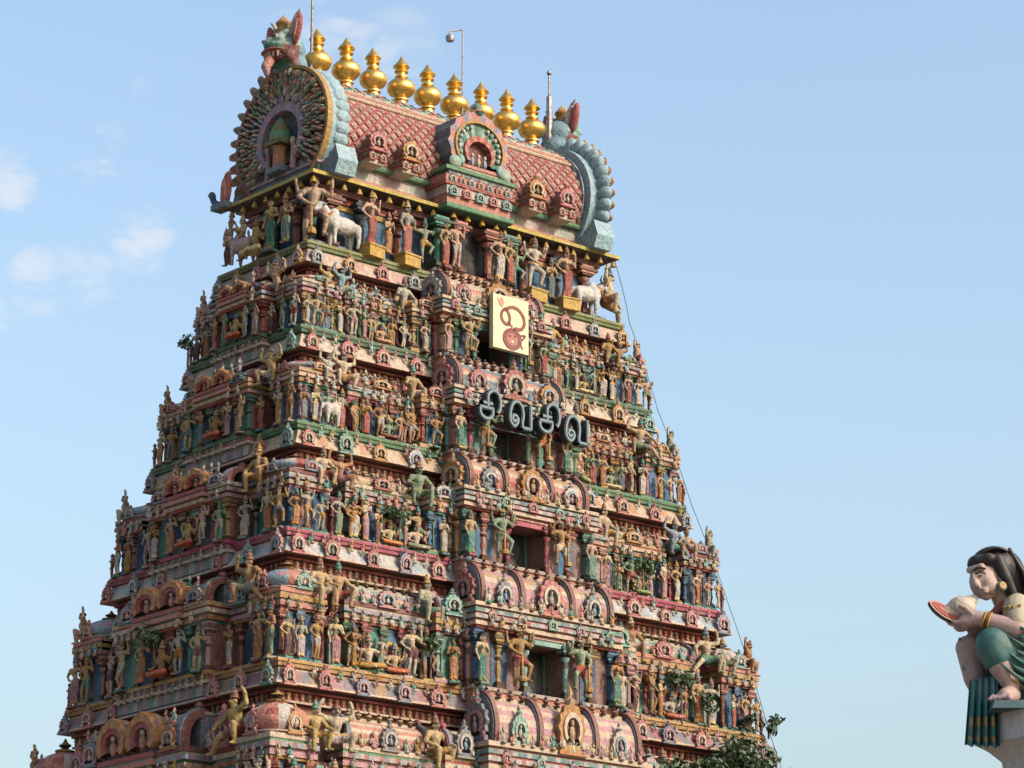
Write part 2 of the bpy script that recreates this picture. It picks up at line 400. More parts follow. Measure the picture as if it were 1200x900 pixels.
def stack(w, y0, y1, z0, h, cols, ext=.10):
    """pile of painted mouldings; cols from the bottom up; an entry that is a list is painted in blocks"""
    m = MB(); n = len(cols); prof = [.25, .75, .45, 1.0, .6, .85, .3, .9]
    z = z0; hh = h / n
    for i, c in enumerate(cols):
        e = ext * prof[i % 8]; g = .004 * (i % 2)
        t = hh * (1.25 if i % 2 else .75)
        if isinstance(c, list): m.dashes(-w / 2 - e, w / 2 + e, y0 - e, y1 - g, z, z + t, c, .17)
        else: m.box(-w / 2 - e, w / 2 + e, y0 - e, y1 - g, z, z + t, c)
        z += t
    return m

def bust(m, x, y, z, h, c, c2, q=0):
    """one small relief figure, facing -y"""
    m.ell((x, y, z + h * .36), (h * .17, h * .12, h * .30), c, 6, 4); m.ell((x, y - h * .04, z + h * .76), (h * .11, h * .11, h * .13), c, 6, 4); m.lathe([(h * .12, .82 * h), (h * .10, .92 * h), (h * .01, 1.08 * h)], 5, c2, (x, y, z))
    m.rcone((x - h * .17, y, z + h * .55), h * .06, (x - h * .30, y - h * .08, z + h * (.3 if q % 2 else .75)), h * .045, c, 5, 2); m.rcone((x + h * .17, y, z + h * .55), h * .06, (x + h * .30, y - h * .08, z + h * (.75 if q % 3 else .25)), h * .045, c, 5, 2)
    m.ell((x, y - h * .06, z + h * .1), (h * .24, h * .16, h * .12), c2, 6, 4)
BC = ['tan', 'salmon', 'cream', 'grey', 'aqua', 'ochre', 'pink', 'pale', 'brown', 'teal', 'stone', 'wheat']
def bust_row(x0, x1, y, z, h, step, seed):
    m = MB(); r = random.Random(seed); n = max(1, int((x1 - x0) / step))
    for k in range(n):
        if r.random() < .1: continue
        bust(m, x0 + (x1 - x0) * (k + .5) / n + r.uniform(-.03, .03), y, z, h * r.uniform(.8, 1.15), P[r.choice(BC)], P[r.choice(BC)], r.randrange(6))
    return m
# ------------------------------------------------------------------ statues
def joints(**k):
    d = dict(pel=(0, 0, .92), wai=(0, 0, 1.08), che=(0, -.01, 1.26), nec=(0, 0, 1.44), hea=(0, -.03, 1.585))
    for s, t in ((1, 'R'), (-1, 'L')):
        d['sh' + t] = (.2 * s, 0, 1.38); d['el' + t] = (.27 * s, .02, 1.12); d['wr' + t] = (.25 * s, -.1, .90); d['ha' + t] = (.25 * s, -.13, .82)
        d['hi' + t] = (.09 * s, 0, .90); d['kn' + t] = (.10 * s, -.03, .48); d['an' + t] = (.10 * s, 0, .07); d['to' + t] = (.12 * s, -.17, .035)
    d.update(k); return d
POSES = {
    'standing': joints(elR=(.30, .02, 1.14), wrR=(.18, -.16, 1.12), haR=(.14, -.2, 1.18)),
    'praying': joints(elR=(.27, -.08, 1.14), elL=(-.27, -.08, 1.14), wrR=(.06, -.22, 1.24), wrL=(-.06, -.22, 1.24), haR=(.02, -.24, 1.33), haL=(-.02, -.24, 1.33)),
    'swaying': joints(pel=(.06, 0, .91), wai=(.03, 0, 1.07), hiR=(.15, 0, .89), hiL=(-.03, 0, .90), che=(-.02, -.01, 1.25), nec=(.0, 0, 1.43), hea=(.04, -.03, 1.575),
                      knR=(.15, -.02, .47), anR=(.10, 0, .07), knL=(-.10, -.10, .48), anL=(-.14, 0, .07), toL=(-.2, -.16, .035),
                      elR=(.40, .02, 1.22), wrR=(.36, -.06, 1.47), haR=(.34, -.09, 1.56), elL=(-.38, .04, 1.16), wrL=(-.22, -.06, .98), haL=(-.15, -.08, .95)),
    'guardian': joints(pel=(-.03, 0, .86), hiR=(.08, 0, .84), hiL=(-.13, 0, .85), wai=(-.02, 0, 1.03), knR=(.30, -.16, .66), anR=(.24, -.05, .24), toR=(.3, -.2, .2), knL=(-.22, -.05, .45), anL=(-.2, 0, .07), toL=(-.27, -.16, .035),
                       elR=(.42, .0, 1.28), wrR=(.42, -.12, 1.50), haR=(.42, -.14, 1.60), elL=(-.40, -.02, 1.18), wrL=(-.22, -.2, .98), haL=(-.12, -.26, .93)),
    'dancing': joints(knR=(.30, -.18, .72), anR=(.12, -.22, .42), toR=(.14, -.34, .36), knL=(-.14, -.12, .46), anL=(-.06, 0, .07),
                      elR=(.42, 0, 1.4), wrR=(.46, -.06, 1.64), haR=(.45, -.08, 1.73), elL=(-.44, 0, 1.32), wrL=(-.3, -.2, 1.22), haL=(-.22, -.26, 1.18)),
    'seated': joints(pel=(0, 0, .12), wai=(0, -.03, .30), che=(0, -.05, .48), nec=(0, -.05, .66), hea=(0, -.09, .80), shR=(.22, -.04, .60), shL=(-.22, -.04, .60), hiR=(.11, -.02, .12), hiL=(-.11, -.02, .12),
                     knR=(.34, -.40, .22), anR=(.30, -.30, -.25), toR=(.36, -.46, -.28), knL=(-.24, -.42, .12), anL=(-.22, -.36, -.36), toL=(-.26, -.52, -.39),
                     elR=(.40, -.16, .36), wrR=(.34, -.38, .30), haR=(.32, -.44, .28), elL=(-.42, -.12, .36), wrL=(-.28, -.36, .24), haL=(-.25, -.42, .20)),
    'straddling': joints(pel=(0, 0, .30), wai=(.02, -.02, .46), che=(.04, -.05, .64), nec=(.05, -.05, .82), hea=(.06, -.09, .96), shR=(.27, -.04, .76), shL=(-.18, -.04, .77), hiR=(.12, -.02, .28), hiL=(-.11, -.02, .28),
                         knR=(.42, -.26, .16), anR=(.74, -.24, -.18), toR=(.84, -.34, -.2), knL=(-.34, -.34, .36), anL=(-.30, -.26, -.08), toL=(-.36, -.42, -.11),
                         elR=(.50, -.08, .60), wrR=(.60, -.24, .42), haR=(.63, -.28, .36), elL=(-.46, -.06, .84), wrL=(-.42, -.08, 1.10), haL=(-.36, -.10, 1.18)),
    'lifting': joints(pel=(0, 0, .22), wai=(0, -.02, .38), che=(0, -.05, .56), nec=(0, -.05, .74), hea=(0, -.1, .87), shR=(.23, -.04, .68), shL=(-.23, -.04, .68), hiR=(.11, -.02, .2), hiL=(-.11, -.02, .2),
                      knR=(.40, -.32, .30), anR=(.32, -.24, -.12), toR=(.42, -.4, -.15), knL=(-.40, -.32, .30), anL=(-.32, -.24, -.12), toL=(-.42, -.4, -.15),
                      elR=(.48, -.06, .78), wrR=(.46, -.06, 1.02), haR=(.40, -.08, 1.10), elL=(-.48, -.06, .78), wrL=(-.46, -.06, 1.02), haL=(-.40, -.08, 1.10)),
    'cross-legged': joints(pel=(0, 0, .14), wai=(0, 0, .30), che=(0, -.01, .47), nec=(0, 0, .65), hea=(0, -.03, .79), shR=(.2, 0, .59), shL=(-.2, 0, .59), hiR=(.1, 0, .13), hiL=(-.1, 0, .13),
                           knR=(.42, -.22, .12), anR=(.02, -.34, .1), toR=(-.14, -.36, .1), knL=(-.42, -.22, .12), anL=(0, -.36, .06), toL=(.14, -.4, .06),
                           elR=(.34, 0, .42), wrR=(.36, -.18, .58), haR=(.36, -.22, .66), elL=(-.34, 0, .36), wrL=(-.26, -.2, .26), haL=(-.24, -.26, .24)),
}
def body_parts(j, bulk=1.0, female=False, arms4=False):
    b = bulk; g = Vector
    p = []
    wr = .105 if not female else .088
    p.append((j['pel'], .135 * b, j['wai'], wr * b)); p.append((j['wai'], wr * b, j['che'], .145 * b))
    p.append((j['shL'], .075 * b, j['shR'], .075 * b)); p.append((j['che'], .14 * b, tuple((g(j['shL']) + g(j['shR'])) / 2), .11 * b))
    p.append((j['nec'], .058 * b, j['hea'], .055)); h = g(j['hea'])
    p.append(('e', tuple(h + g((0, .005, .02))), (.092, .105, .125))); p.append((tuple(h + g((0, -.05, -.06))), .055, tuple(h + g((0, -.06, -.075))), .045))
    p.append((tuple(h + g((0, -.10, .02))), .015, tuple(h + g((0, -.125, -.025))), .022))
    for s in (-1, 1): p.append(('e', tuple(h + g((.10 * s, .01, -.01))), (.022, .03, .05)))
    if female:
        c = g(j['che'])
        for s in (-1, 1): p.append(('e', tuple(c + g((.075 * s, -.13, .02))), (.07, .07, .07)))
    for t in 'LR':
        p.append((j['sh' + t], .072 * b, j['el' + t], .052 * b)); p.append((j['el' + t], .052 * b, j['wr' + t], .038 * b))
        p.append((j['wr' + t], .038 * b, j['ha' + t], .045 * b))
        hv = (g(j['ha' + t]) - g(j['wr' + t])); hv = hv.normalized() if hv.length > 0 else g((0, 0, -1))
        side = hv.cross(g((0, 1, 0)));
        side = side.normalized() if side.length > .1 else g((1, 0, 0))
        for q in (-1.2, -.4, .4, 1.2):
            a = g(j['ha' + t]) + side * .022 * q
            p.append((tuple(a), .018, tuple(a + hv * .075 + g((0, -.012, 0))), .014))
        a = g(j['wr' + t]) + hv * .03
        p.append((tuple(a), .02, tuple(a + side * .06 + hv * .04), .015))
        p.append((j['hi' + t], .10 * b, j['kn' + t], .068 * b)); p.append((j['kn' + t], .064 * b, tuple(g(j['kn' + t]).lerp(g(j['an' + t]), .35)), .066 * b))
        p.append((tuple(g(j['kn' + t]).lerp(g(j['an' + t]), .35)), .066 * b, j['an' + t], .042 * b)); p.append((j['an' + t], .045 * b, j['to' + t], .034))
    if arms4:
        for s, t in ((1, 'R'), (-1, 'L')):
            sh = g(j['sh' + t]); e = sh + g((.2 * s, .05, -.06)); w = e + g((.06 * s, -.03, .24))
            p += [(tuple(sh), .06, tuple(e), .048), (tuple(e), .048, tuple(w), .036), (tuple(w), .045, tuple(w + g((0, 0, .07))), .04)]
    return p
def cloth_parts(j, kind, b=1.0):
    g = Vector; p = [(j['pel'], .15 * b, tuple(g(j['pel']).lerp(g(j['wai']), .35)), .135 * b)]
    for t in 'LR':
        k, a = g(j['kn' + t]), g(j['an' + t])
        p.append((j['hi' + t], .118 * b, tuple(g(j['hi' + t]).lerp(k, .62 if kind == 'short' else 1)), .085 * b))
        if kind == 'long':
            p.append((tuple(k), .085 * b, tuple(k.lerp(a, .85)), .075 * b))
    if kind == 'long':
        m1 = (g(j['knL']) + g(j['knR'])) / 2; m2 = (g(j['anL']) + g(j['anR'])) / 2
        p.append((j['pel'], .13 * b, tuple(m1), .08 * b)); p.append((tuple(m1 + g((0, -.02, 0))), .08 * b, tuple(m1.lerp(m2, .8) + g((0, -.03, 0))), .07 * b))
    return p
def body_colour(j):
    h = Vector(j['hea']); n_ = Vector(j['nec']); che = Vector(j['che'])
    def f(c):
        d = c - h
        if d.length < .2 and (d.z > .085 or (d.y > .035 and d.z > -.1)): return (.04, .035, .035)
        if d.y < -.06 and abs(d.z - .03) < .02 and .02 < abs(d.x) < .07: return (.12, .1, .1)
        if (c - n_).length < .105 and c.z < n_.z + .01: return (1.25, .85, .35)
        return W1
    return f
PROTO = {}
def make_proto(key, pose, bulk=1.0, female=False, cloth='long', crown='tall', arms4=False):
    j = POSES[pose]
    body = blob('statue', body_parts(j, bulk, female, arms4), .021, PAINT, body_colour(j), .30)
    zc = j['pel'][2]
    def cc(c):
        if cloth == 'long' and c.z < .2: return (1.3, 1.15, .6)
        if abs(c.z - zc - .06) < .025: return (1.5, 1.0, .4)
        k_ = .72 + .28 * math.copysign(1, math.sin(c.x * 75 + c.z * 6)) ; return (k_, k_, k_)  # darker stripes paint the shade of pleats into the cloth colour
    cl = blob('skirt', cloth_parts(j, cloth, bulk), .022, PAINT, cc, .55)
    m = MB(); h = j['hea']
    if crown == 'tall': m.lathe([(.112, .05), (.125, .08), (.10, .11), (.10, .16), (.085, .19), (.07, .25), (.04, .28), (.045, .30), (.01, .35)], 10, [P['gold'], W1, W1, P['ochre'], W1, W1, P['ochre'], W1], (h[0], h[1] + .02, h[2]))
    elif crown == 'bun': m.lathe([(.105, .07), (.11, .10), (.085, .15), (.10, .2), (.06, .25), (.01, .27)], 10, [P['dark'], P['gold'], P['dark'], P['black'], P['dark']], (h[0], h[1] + .04, h[2]))
    else: m.lathe([(.112, .05), (.128, .08), (.118, .13), (.02, .16)], 10, [P['gold'], W1, P['dark']], (h[0], h[1] + .02, h[2]))
    fm = MB(); H_ = Vector(h)
    for sg_ in (-1, 1):
        fm.ell(tuple(H_ + Vector((.036 * sg_, -.096, .03))), (.022, .012, .013), P['white'], 6, 4); fm.ell(tuple(H_ + Vector((.036 * sg_, -.106, .03))), (.011, .008, .012), (.01, .01, .01), 6, 4); fm.rcone(tuple(H_ + Vector((.014 * sg_, -.105, .06))), .008, tuple(H_ + Vector((.062 * sg_, -.088, .062))), .006, (.02, .016, .015), 5, 1)
        if not female and bulk > 1.05: fm.rcone(tuple(H_ + Vector((.005 * sg_, -.115, -.045))), .011, tuple(H_ + Vector((.06 * sg_, -.095, -.04))), .006, (.02, .016, .015), 5, 1)
    fm.ell(tuple(H_ + Vector((0, -.112, -.062))), (.026, .012, .009), P['red'], 6, 4)
    jm = MB()
    def hoop(c, d, r_, t_, cc_):
        q_ = Vector(d).to_track_quat('Z', 'Y'); b_ = MB(); b_.lathe([(r_, -t_), (r_ + t_, 0), (r_, t_)], 10, cc_); jm.add([tuple(q_ @ Vector(v) + Vector(c)) for v in b_.v], b_.f, cc_)
    n0, c0 = Vector(j['nec']), Vector(j['che'])
    hoop(n0 + Vector((0, -.02, -.06)), (0, -.35, 1), .10 * bulk, .022, P['gold']); hoop(n0.lerp(c0, .45) + Vector((0, -.05, -.02)), (0, -.9, .8), .10 * bulk, .014, P['ochre'])
    for t in 'LR':
        S0, E0, W0, K0, A0 = (Vector(j[q_ + t]) for q_ in ('sh', 'el', 'wr', 'kn', 'an'))
        hoop(S0.lerp(E0, .55), E0 - S0, .062 * bulk, .016, P['gold']); hoop(E0.lerp(W0, .85), W0 - E0, .042 * bulk, .014, P['gold']); hoop(K0.lerp(A0, .88), A0 - K0, .05 * bulk, .014, P['gold'])
    pe, wa = Vector(j['pel']), Vector(j['wai']); hoop(pe.lerp(wa, .55), wa - pe, .125 * bulk, .02, P['gold'])
    PROTO[key] = (pose, body, cl, m.mesh('crown'), cloth, fm.mesh('face_paint'), jm.mesh('jewellery'))
make_proto('attendant', 'standing')
make_proto('lady', 'standing', .95, True, 'long', 'bun')
make_proto('praying', 'praying', 1.0, False, 'long', 'tall')
make_proto('praying_lady', 'praying', .95, True, 'long', 'bun')
make_proto('swaying', 'swaying', .95, True, 'long', 'tall')
make_proto('swaying_short', 'swaying', 1.0, False, 'short', 'tall')
make_proto('guardian', 'guardian', 1.12, False, 'short', 'tall', True)
make_proto('dancing', 'dancing', 1.0, False, 'short', 'tall', True)
make_proto('giant', 'seated', 1.2, False, 'short', 'tall')
make_proto('giant_straddling', 'straddling', 1.18, False, 'short', 'tall')
make_proto('giant_lifting', 'lifting', 1.2, False, 'short', 'low')
make_proto('deity', 'cross-legged', 1.0, False, 'long', 'tall', True)
HALO = MB(); HALO.band(horse(.34, .42, .62, 16, 150), [(x * (1.15 if i % 2 else 1.02), z * (1.05 if i % 2 else 1)) for i, (x, z) in enumerate(horse(.42, .50, .64, 16, 150))], .06, .16, [P['ochre'], P['gold'], P['teal']])
HALO.prism(horse(.35, .43, .62, 16, 150), .10, .15, P['maroon']); HALO_ME = HALO.mesh('halo')
PED = MB(); PED.box(-.24, .24, -.22, .2, -.12, -.07, P['stone']); PED.box(-.2, .2, -.19, .18, -.07, 0, W1); PED_ME = PED.mesh('pedestal')
PEDY = MB(); PEDY.box(-.36, .36, -.30, .2, -.42, 0, W1); PEDY.box(-.39, .39, -.33, .2, -.06, .003, W1); PEDY_ME = PEDY.mesh('pedestal')
MACE = MB(); MACE.rcone((0, 0, 0), .035, (0, 0, .9), .03, W1); MACE.lathe([(.03, -.25), (.1, -.2), (.12, -.1), (.1, 0), (.03, .05)], 8, [P['ochre'], W1, W1, P['ochre']]); MACE_ME = MACE.mesh('mace')
SKINS = {'tan': P['tan'], 'ochre': P['bronze'], 'cream': P['wheat'], 'grey': P['ash'], 'green': P['jade'], 'pale': hx('cdb79c'), 'brown': hx('9a6b48'), 'pink': hx('c79a86'), 'golden': hx('bd9a5c'), 'blue': hx('7690a4')}
CLOTHS = {'red': P['red'], 'white': P['pale'], 'yellow': P['ochre'], 'green': P['jade'], 'blue': P['slate'], 'pink': P['pink'], 'orange': P['orange'], 'teal': P['teal'], 'maroon': hx('6c3a3c')}
LEDGE_NAME = ['olive top ledge', 'second green ledge', 'third green ledge', 'pink ledge', 'orange ledge', 'lowest ledge']
ROWS = {}
def jit(c, a=.12):
    k = 1 + rnd.uniform(-a, a)
    return tuple(min(1, max(0, x * k * (1 + rnd.uniform(-.05, .05)))) for x in c)
def statue(key, u, v, z, rz, h, skin, cloth, row, ordpos, crown=None, extra=None, word=None):
    pose, body, cl, cr, ck, fme_, jme_ = PROTO[key]
    s = h / (1.7 if pose in ('standing', 'praying', 'swaying', 'guardian', 'dancing') else 1.25)
    o = link('statue', body, None, tw(u, v, z), YAW + rz, s, jit(SKINS[skin]))
    o.rotation_euler.y = rnd.uniform(-.03, .03)
    link('skirt' if ck == 'long' else 'loincloth', cl, o, color=jit(CLOTHS[cloth]))
    link('crown', cr, o, color=jit(crown or rnd.choice([P['teal'], P['tan'], P['brown'], P['ochre'], P['slate'], P['brown']])))
    link('face_paint', fme_, o); tag(link('jewellery', jme_, o, color=jit(W1, .25)), kind='stuff')
    if extra == 'mace': link('mace', MACE_ME, o, POSES[pose]['haL'][:2] + (.3,), color=jit(P['ochre']), sc=(1.2, 1.2, .75))
    if extra == 'halo': link('halo', HALO_ME, o, (0, .05, 0))
    if extra == 'pedestal': link('pedestal', PED_ME, o, color=jit(rnd.choice([P['teal'], P['green'], P['rose'], P['stone'], P['yellow']])))
    if extra == 'yellow': link('pedestal', PEDY_ME, o, color=P['gold'])
    nm = {'giant': 'seated giant', 'giant_straddling': 'straddling giant', 'giant_lifting': 'squatting giant', 'deity': 'cross-legged deity', 'guardian': 'club-bearing guardian', 'dancing': 'dancing figure',
          'attendant': 'standing man', 'lady': 'standing woman', 'praying': 'praying man', 'praying_lady': 'praying woman', 'swaying': 'waving woman', 'swaying_short': 'waving man'}[key]
    ROWS.setdefault(row, []).append((ordpos, o, skin, nm, cloth, ck))
    return o
ORD = ['nearest', 'second', 'third', 'fourth', 'fifth', 'sixth', 'seventh', 'eighth', 'ninth', 'tenth', 'eleventh', 'twelfth', 'thirteenth', 'fourteenth', 'fifteenth', 'sixteenth', 'seventeenth', 'eighteenth', 'nineteenth',
       'twentieth'] + ['twenty-' + x for x in ('first', 'second', 'third', 'fourth', 'fifth', 'sixth', 'seventh', 'eighth', 'ninth')] + ['thirtieth'] + ['thirty-' + x for x in ('first', 'second', 'third', 'fourth', 'fifth', 'sixth', 'seventh', 'eighth', 'ninth')] + ['fortieth']
def label_rows():
    for (face, lv, kind), L in ROWS.items():
        L.sort(key=lambda t: t[0])
        for i, (p, o, skin, nm, cloth, ck) in enumerate(L):
            od = 'nearest to corner' if i == 0 else ORD[min(i, len(ORD) - 1)] + ' from corner'
            where = f"{'front' if face == 'front' else 'left side'} of {LEDGE_NAME[lv]}" if kind == 'row' else f"{'front' if face == 'front' else 'left side'}, high above {LEDGE_NAME[lv]}"
            tag(o, f"{skin} {nm} in {cloth}, {od}, {where}", 'statue', f"statues {'standing on' if kind == 'row' else 'perched above'} the {LEDGE_NAME[lv]}")

# ------------------------------------------------------------------ storeys
def ring(m, a, b, prof, cols, seg):
    """sweep (offset, z) profile round a rectangle; cols per profile band, lists alternate along the length"""
    for side in range(4):
        L = (a if side % 2 == 0 else b)
        n = max(2, int(2 * L / seg))
        for k in range(len(prof) - 1):
            (o0, z0), (o1, z1) = prof[k], prof[k + 1]
            c = cols[k]
            if isinstance(c, list):
                av = [sum(q[t] for q in c) / len(c) for t in range(3)]; c = [tuple(.55 * q[t] + .45 * av[t] for t in range(3)) for q in c]
            steps = n if isinstance(c, list) else 1
            for i in range(steps):
                t0, t1 = -1 + 2 * i / steps, -1 + 2 * (i + 1) / steps
                q = []
                for (t, o, z) in ((t0, o0, z0), (t1, o0, z0), (t1, o1, z1), (t0, o1, z1)):
                    A, B = a + o, b + o
                    if side == 0: q.append((A * t, -B, z))
                    elif side == 1: q.append((A, B * t, z))
                    elif side == 2: q.append((-A * t, B, z))
                    else: q.append((-A, -B * t, z))
                m.add(q, [(0, 1, 2, 3)], c[i % len(c)] if isinstance(c, list) else c)
STYLE = [
    dict(strip=hx('7f8648'), strip2=hx('5b6a3a'), kap=[P['pink'], P['cream'], P['cream']], kud=[0, 2, 3]),
    dict(strip=hx('47694a'), strip2=hx('3a5c46'), kap=[P['cream'], P['wheat'], P['pale']], kud=[0, 1, 1, 4]),
    dict(strip=hx('4b7a50'), strip2=hx('3d6a49'), kap=[P['wheat'], P['cream'], P['orange'], P['cream']], kud=[1, 2, 3]),
    dict(strip=hx('b0455c'), strip2=hx('96374e'), kap=[P['sky'], P['pale'], P['pale'], P['sky']], kud=[4, 5, 0]),
    dict(strip=hx('c08a4a'), strip2=hx('a4703a'), kap=[P['slate'], P['rose'], P['slate'], P['ochre'], P['slate'], P['pink']], kud=[4, 5, 4, 0]),
    dict(strip=hx('4b7a50'), strip2=hx('3d6a49'), kap=[P['sky'], P['pale']], kud=[0, 1]),
]
PILC = [P['salmon'], P['red'], P['teal'], P['ochre'], P['pink'], P['blue'], P['green'], P['tan'], P['rose'], P['aqua']]
def face_loc(face, x, y, z, a0, b0):
    return ((x, -b0 + y, z), 0) if face == 'front' else ((-a0 + y, -x, z), R(-90))
class Storey:
    pass
def build_storey(i, full=True):
    z0, a0, b0 = LV[i]; z1, a1, b1 = LV[i - 1]
    H = z1 - z0; st = STYLE[i]
    yc = b0 - b1 + .5; yca = a0 - a1 + .5
    m = MB()
    m.box(-a1 + .38, a1 - .38, -b1 + .38, b1 - .38, z0 - .9, z1 - .2, hx('a26458'))
    m.box(-a0 + .8, a0 - .8, -b0 + .8, b0 - .8, z0 - .2, z0 + .40 * H, hx('a05e54'), P['grey'])
    S = link('storey', m.mesh('storey'), tower)
    tag(S, None)
    def put(name, me, face, x, y, z, sc=1, color=None, drz=0):
        if name == 'arch_ornament':
            if rnd.random() < .4: me = rnd.choice(KUDU)
            q = rnd.uniform(.9, 1.1); sc = tuple(v * q for v in sc); color = color or jit(W1, .2); x += rnd.uniform(-.03, .03)
        l, r = face_loc(face, x, y, z, a0, b0)
        return link(name, me, S, l, r + drz, sc, color)
    def pstat(key, face, x, y, z, h, skin, cloth, kind='row', rz=0, extra=None, crown=None):
        l, r = face_loc(face, x, y, z, a0, b0)
        pos = (x + a0) if face == 'front' else (b0 - x)
        return statue(key, l[0], l[1], l[2], r + rz, h, skin, cloth, (face, i, kind), pos, crown, extra)
    # ledge, curved eave, frieze below the upper eave
    m = MB(); ring(m, a0, b0, [(-.9, .0), (-.03, .0), (0, -.02), (0, -.10), (-.04, -.11), (-.02, -.22), (-.10, -.24)], [P['grey'], P['stone'], st['strip'], P['cream'], st['strip2'], st['strip2']], 1)
    link('ledge', m.mesh('ledge'), S, (0, 0, z0))
    m = MB(); kp = [(-.10, -.24), (-.08, -.30), (-.02, -.42), (.06, -.55), (.14, -.66), (.15, -.72), (.08, -.73), (-.55, -.70)]
    ring(m, a0, b0, kp, [P['cream'], st['kap'], st['kap'], st['kap'], P['cream'], P['salmon'], P['brown']], .36)
    link('eave', m.mesh('eave'), S, (0, 0, z0))
    m = MB(); zt = z1 - .72
    ring(m, a1, b1, [(-.24, zt + .05), (-.24, zt - .05), (-.16, zt - .06), (-.16, zt - .12), (-.28, zt - .13), (-.28, zt - .34), (-.18, zt - .36), (-.18, zt - .42), (-.5, zt - .44)],
         [P['brown'], P['ochre'], P['red'], P['maroon'], hx('a06055'), P['salmon'], P['cream'], P['brown']], 1)
    link('frieze', m.mesh('frieze'), S)
    m = MB()
    for face, L in (('front', a1), ('left', b1)):
        n = int(2 * L / .23)
        for k in range(n):
            x = -L + .3 + (2 * L - .6) * k / (n - 1)
            c = (P['salmon'], P['tan'], P['red'])[k % 3]
            for q, zz in ((.075, zt - .20), (.06, zt - .30)):
                pos = (x, -b1 + .24, zz) if face == 'front' else (-a1 + .24, -x, zz)
                m.ell(pos, (q, q, q), c, 6, 4)
    tag(link('bead_row', m.mesh('bead_row'), S), kind='stuff')
    # arch ornaments on the eave of this ledge
    n = int(2 * a0 / 1.15)
    for k in range(n):
        x = -a0 + .25 + (2 * a0 - .5) * k / (n - 1)
        if abs(x) < .29 * a0: continue
        put('arch_ornament', KUDU[st['kud'][rnd.randrange(len(st['kud']))]], 'front', x + rnd.uniform(-.12, .12), -.14, -.74 + z0, (.50 * rnd.uniform(.85, 1.12), .6, .52 * rnd.uniform(.88, 1.1)), jit(W1, .2))
    n = max(4, int(2 * b0 / 1.1))
    for k in range(n):
        x = -b0 + .25 + (2 * b0 - .5) * k / (n - 1)
        if abs(x) < 1.3: continue
        put('arch_ornament', KUDU[st['kud'][(k + 1) % len(st['kud'])]], 'left', x, -.14, -.74 + z0, (.50, .6, .52))
    hw, hm = .36 * H, .15 * H          # wall, mouldings
    zr = z0 + hw + hm                   # springing of the small roofs
    hr = (z1 - 1.16) - zr + .06         # room for the small roofs
    warm = [P['salmon'], P['cream'], P['red'], P['pale'], P['ochre'], P['tan'], P['green'], P['pink'], P['rose']]
    def mcols(k):
        sets = [[P['red'], [P['cream'], P['salmon']], P['green'], [P['sky'], P['pink']], P['cream'], P['maroon']],
                [P['maroon'], P['salmon'], [P['pale'], P['teal']], P['ochre'], [P['tan'], P['brown']], P['salmon']],
                [P['ochre'], P['pink'], P['maroon'], [P['cream'], P['rose'], P['sky']], P['green'], P['cream']],
                [P['teal'], [P['ochre'], P['red']], P['slate'], P['cream'], P['red'], P['tan']]]
        return sets[k % 4]
    def wall_bay(face, xc, w, yf, k, npil, pz=None, panelc=None):
        m = MB(); yb = 1.0
        m.box(-w / 2, w / 2, yf + .10, yb, 0, hw, hx('ad6a5e'))
        m.box(-w / 2 - .06, w / 2 + .06, yf - .02, yb - .01, 0, .09, warm[(k + 2) % 9]); m.box(-w / 2 - .03, w / 2 + .03, yf + .02, yb - .02, .09, .16, P['cream'])
        put('bay_wall', m.mesh('bay_wall'), face, xc, 0, z0)
        for q in range(npil):
            x = -w / 2 + .10 + (w - .2) * q / (npil - 1)
            put('pilaster', PIL[(k + i) % 2], face, xc + x, yf + .08, z0 + .16, (.95, .95, hw - .16), jit(PILC[(k * 3 + q % 2 * 2 + i) % len(PILC)]))
            if q < npil - 1:
                pw = (w - .2) / (npil - 1)
                if pw > .3:
                    m = MB(); g = pw / 2 - .13
                    c = panelc or (P['deep'], P['navy'], P['blue'], P['dark'], P['teal'])[(q + k + i) % 5]
                    m.box(-g, g, 0, .04, .18, hw - .02, c)
                    m.box(-g - .03, -g, -.03, .04, .18, hw - .02, P['green']); m.box(g, g + .03, -.03, .04, .18, hw - .02, P['green'])
                    put('niche_panel', m.mesh('niche_panel'), face, xc + x + pw / 2, yf + .055, z0)
        put('moulding', stack(w, yf, 1.0, 0, hm, mcols(k + i)).mesh('moulding'), face, xc, 0, z0 + hw)
    # corner shrines
    kw = 1.42 * (.82 + .03 * i)
    kx, ky = a0 - .22 - kw / 2, b0 - .22 - kw / 2
    for (sx, sy) in ((-1, -1), (1, -1), (-1, 1)):
        m = MB(); m.box(-kw / 2 + .1, kw / 2 - .1, -kw / 2 + .1, kw / 2 - .1, 0, hw, hx('ad6a5e')); m.box(-kw / 2 - .04, kw / 2 + .04, -kw / 2 - .04, kw / 2 + .04, 0, .1, P['teal'])
        link('corner_shrine', m.mesh('corner_shrine'), S, (kx * sx, ky * sy, z0))
        for qx in (-1, 0, 1):
            for qy in (-1, 0, 1):
                if (qx, qy) == (0, 0) or (qx == 0 and qy == 0): continue
                link('pilaster', PIL[i % 2], S, (kx * sx + qx * (kw / 2 - .1), ky * sy + qy * (kw / 2 - .1), z0 + .1), 0, (.85, .85, hw - .1), jit(PILC[(i + abs(qx) + abs(qy)) % 6]))
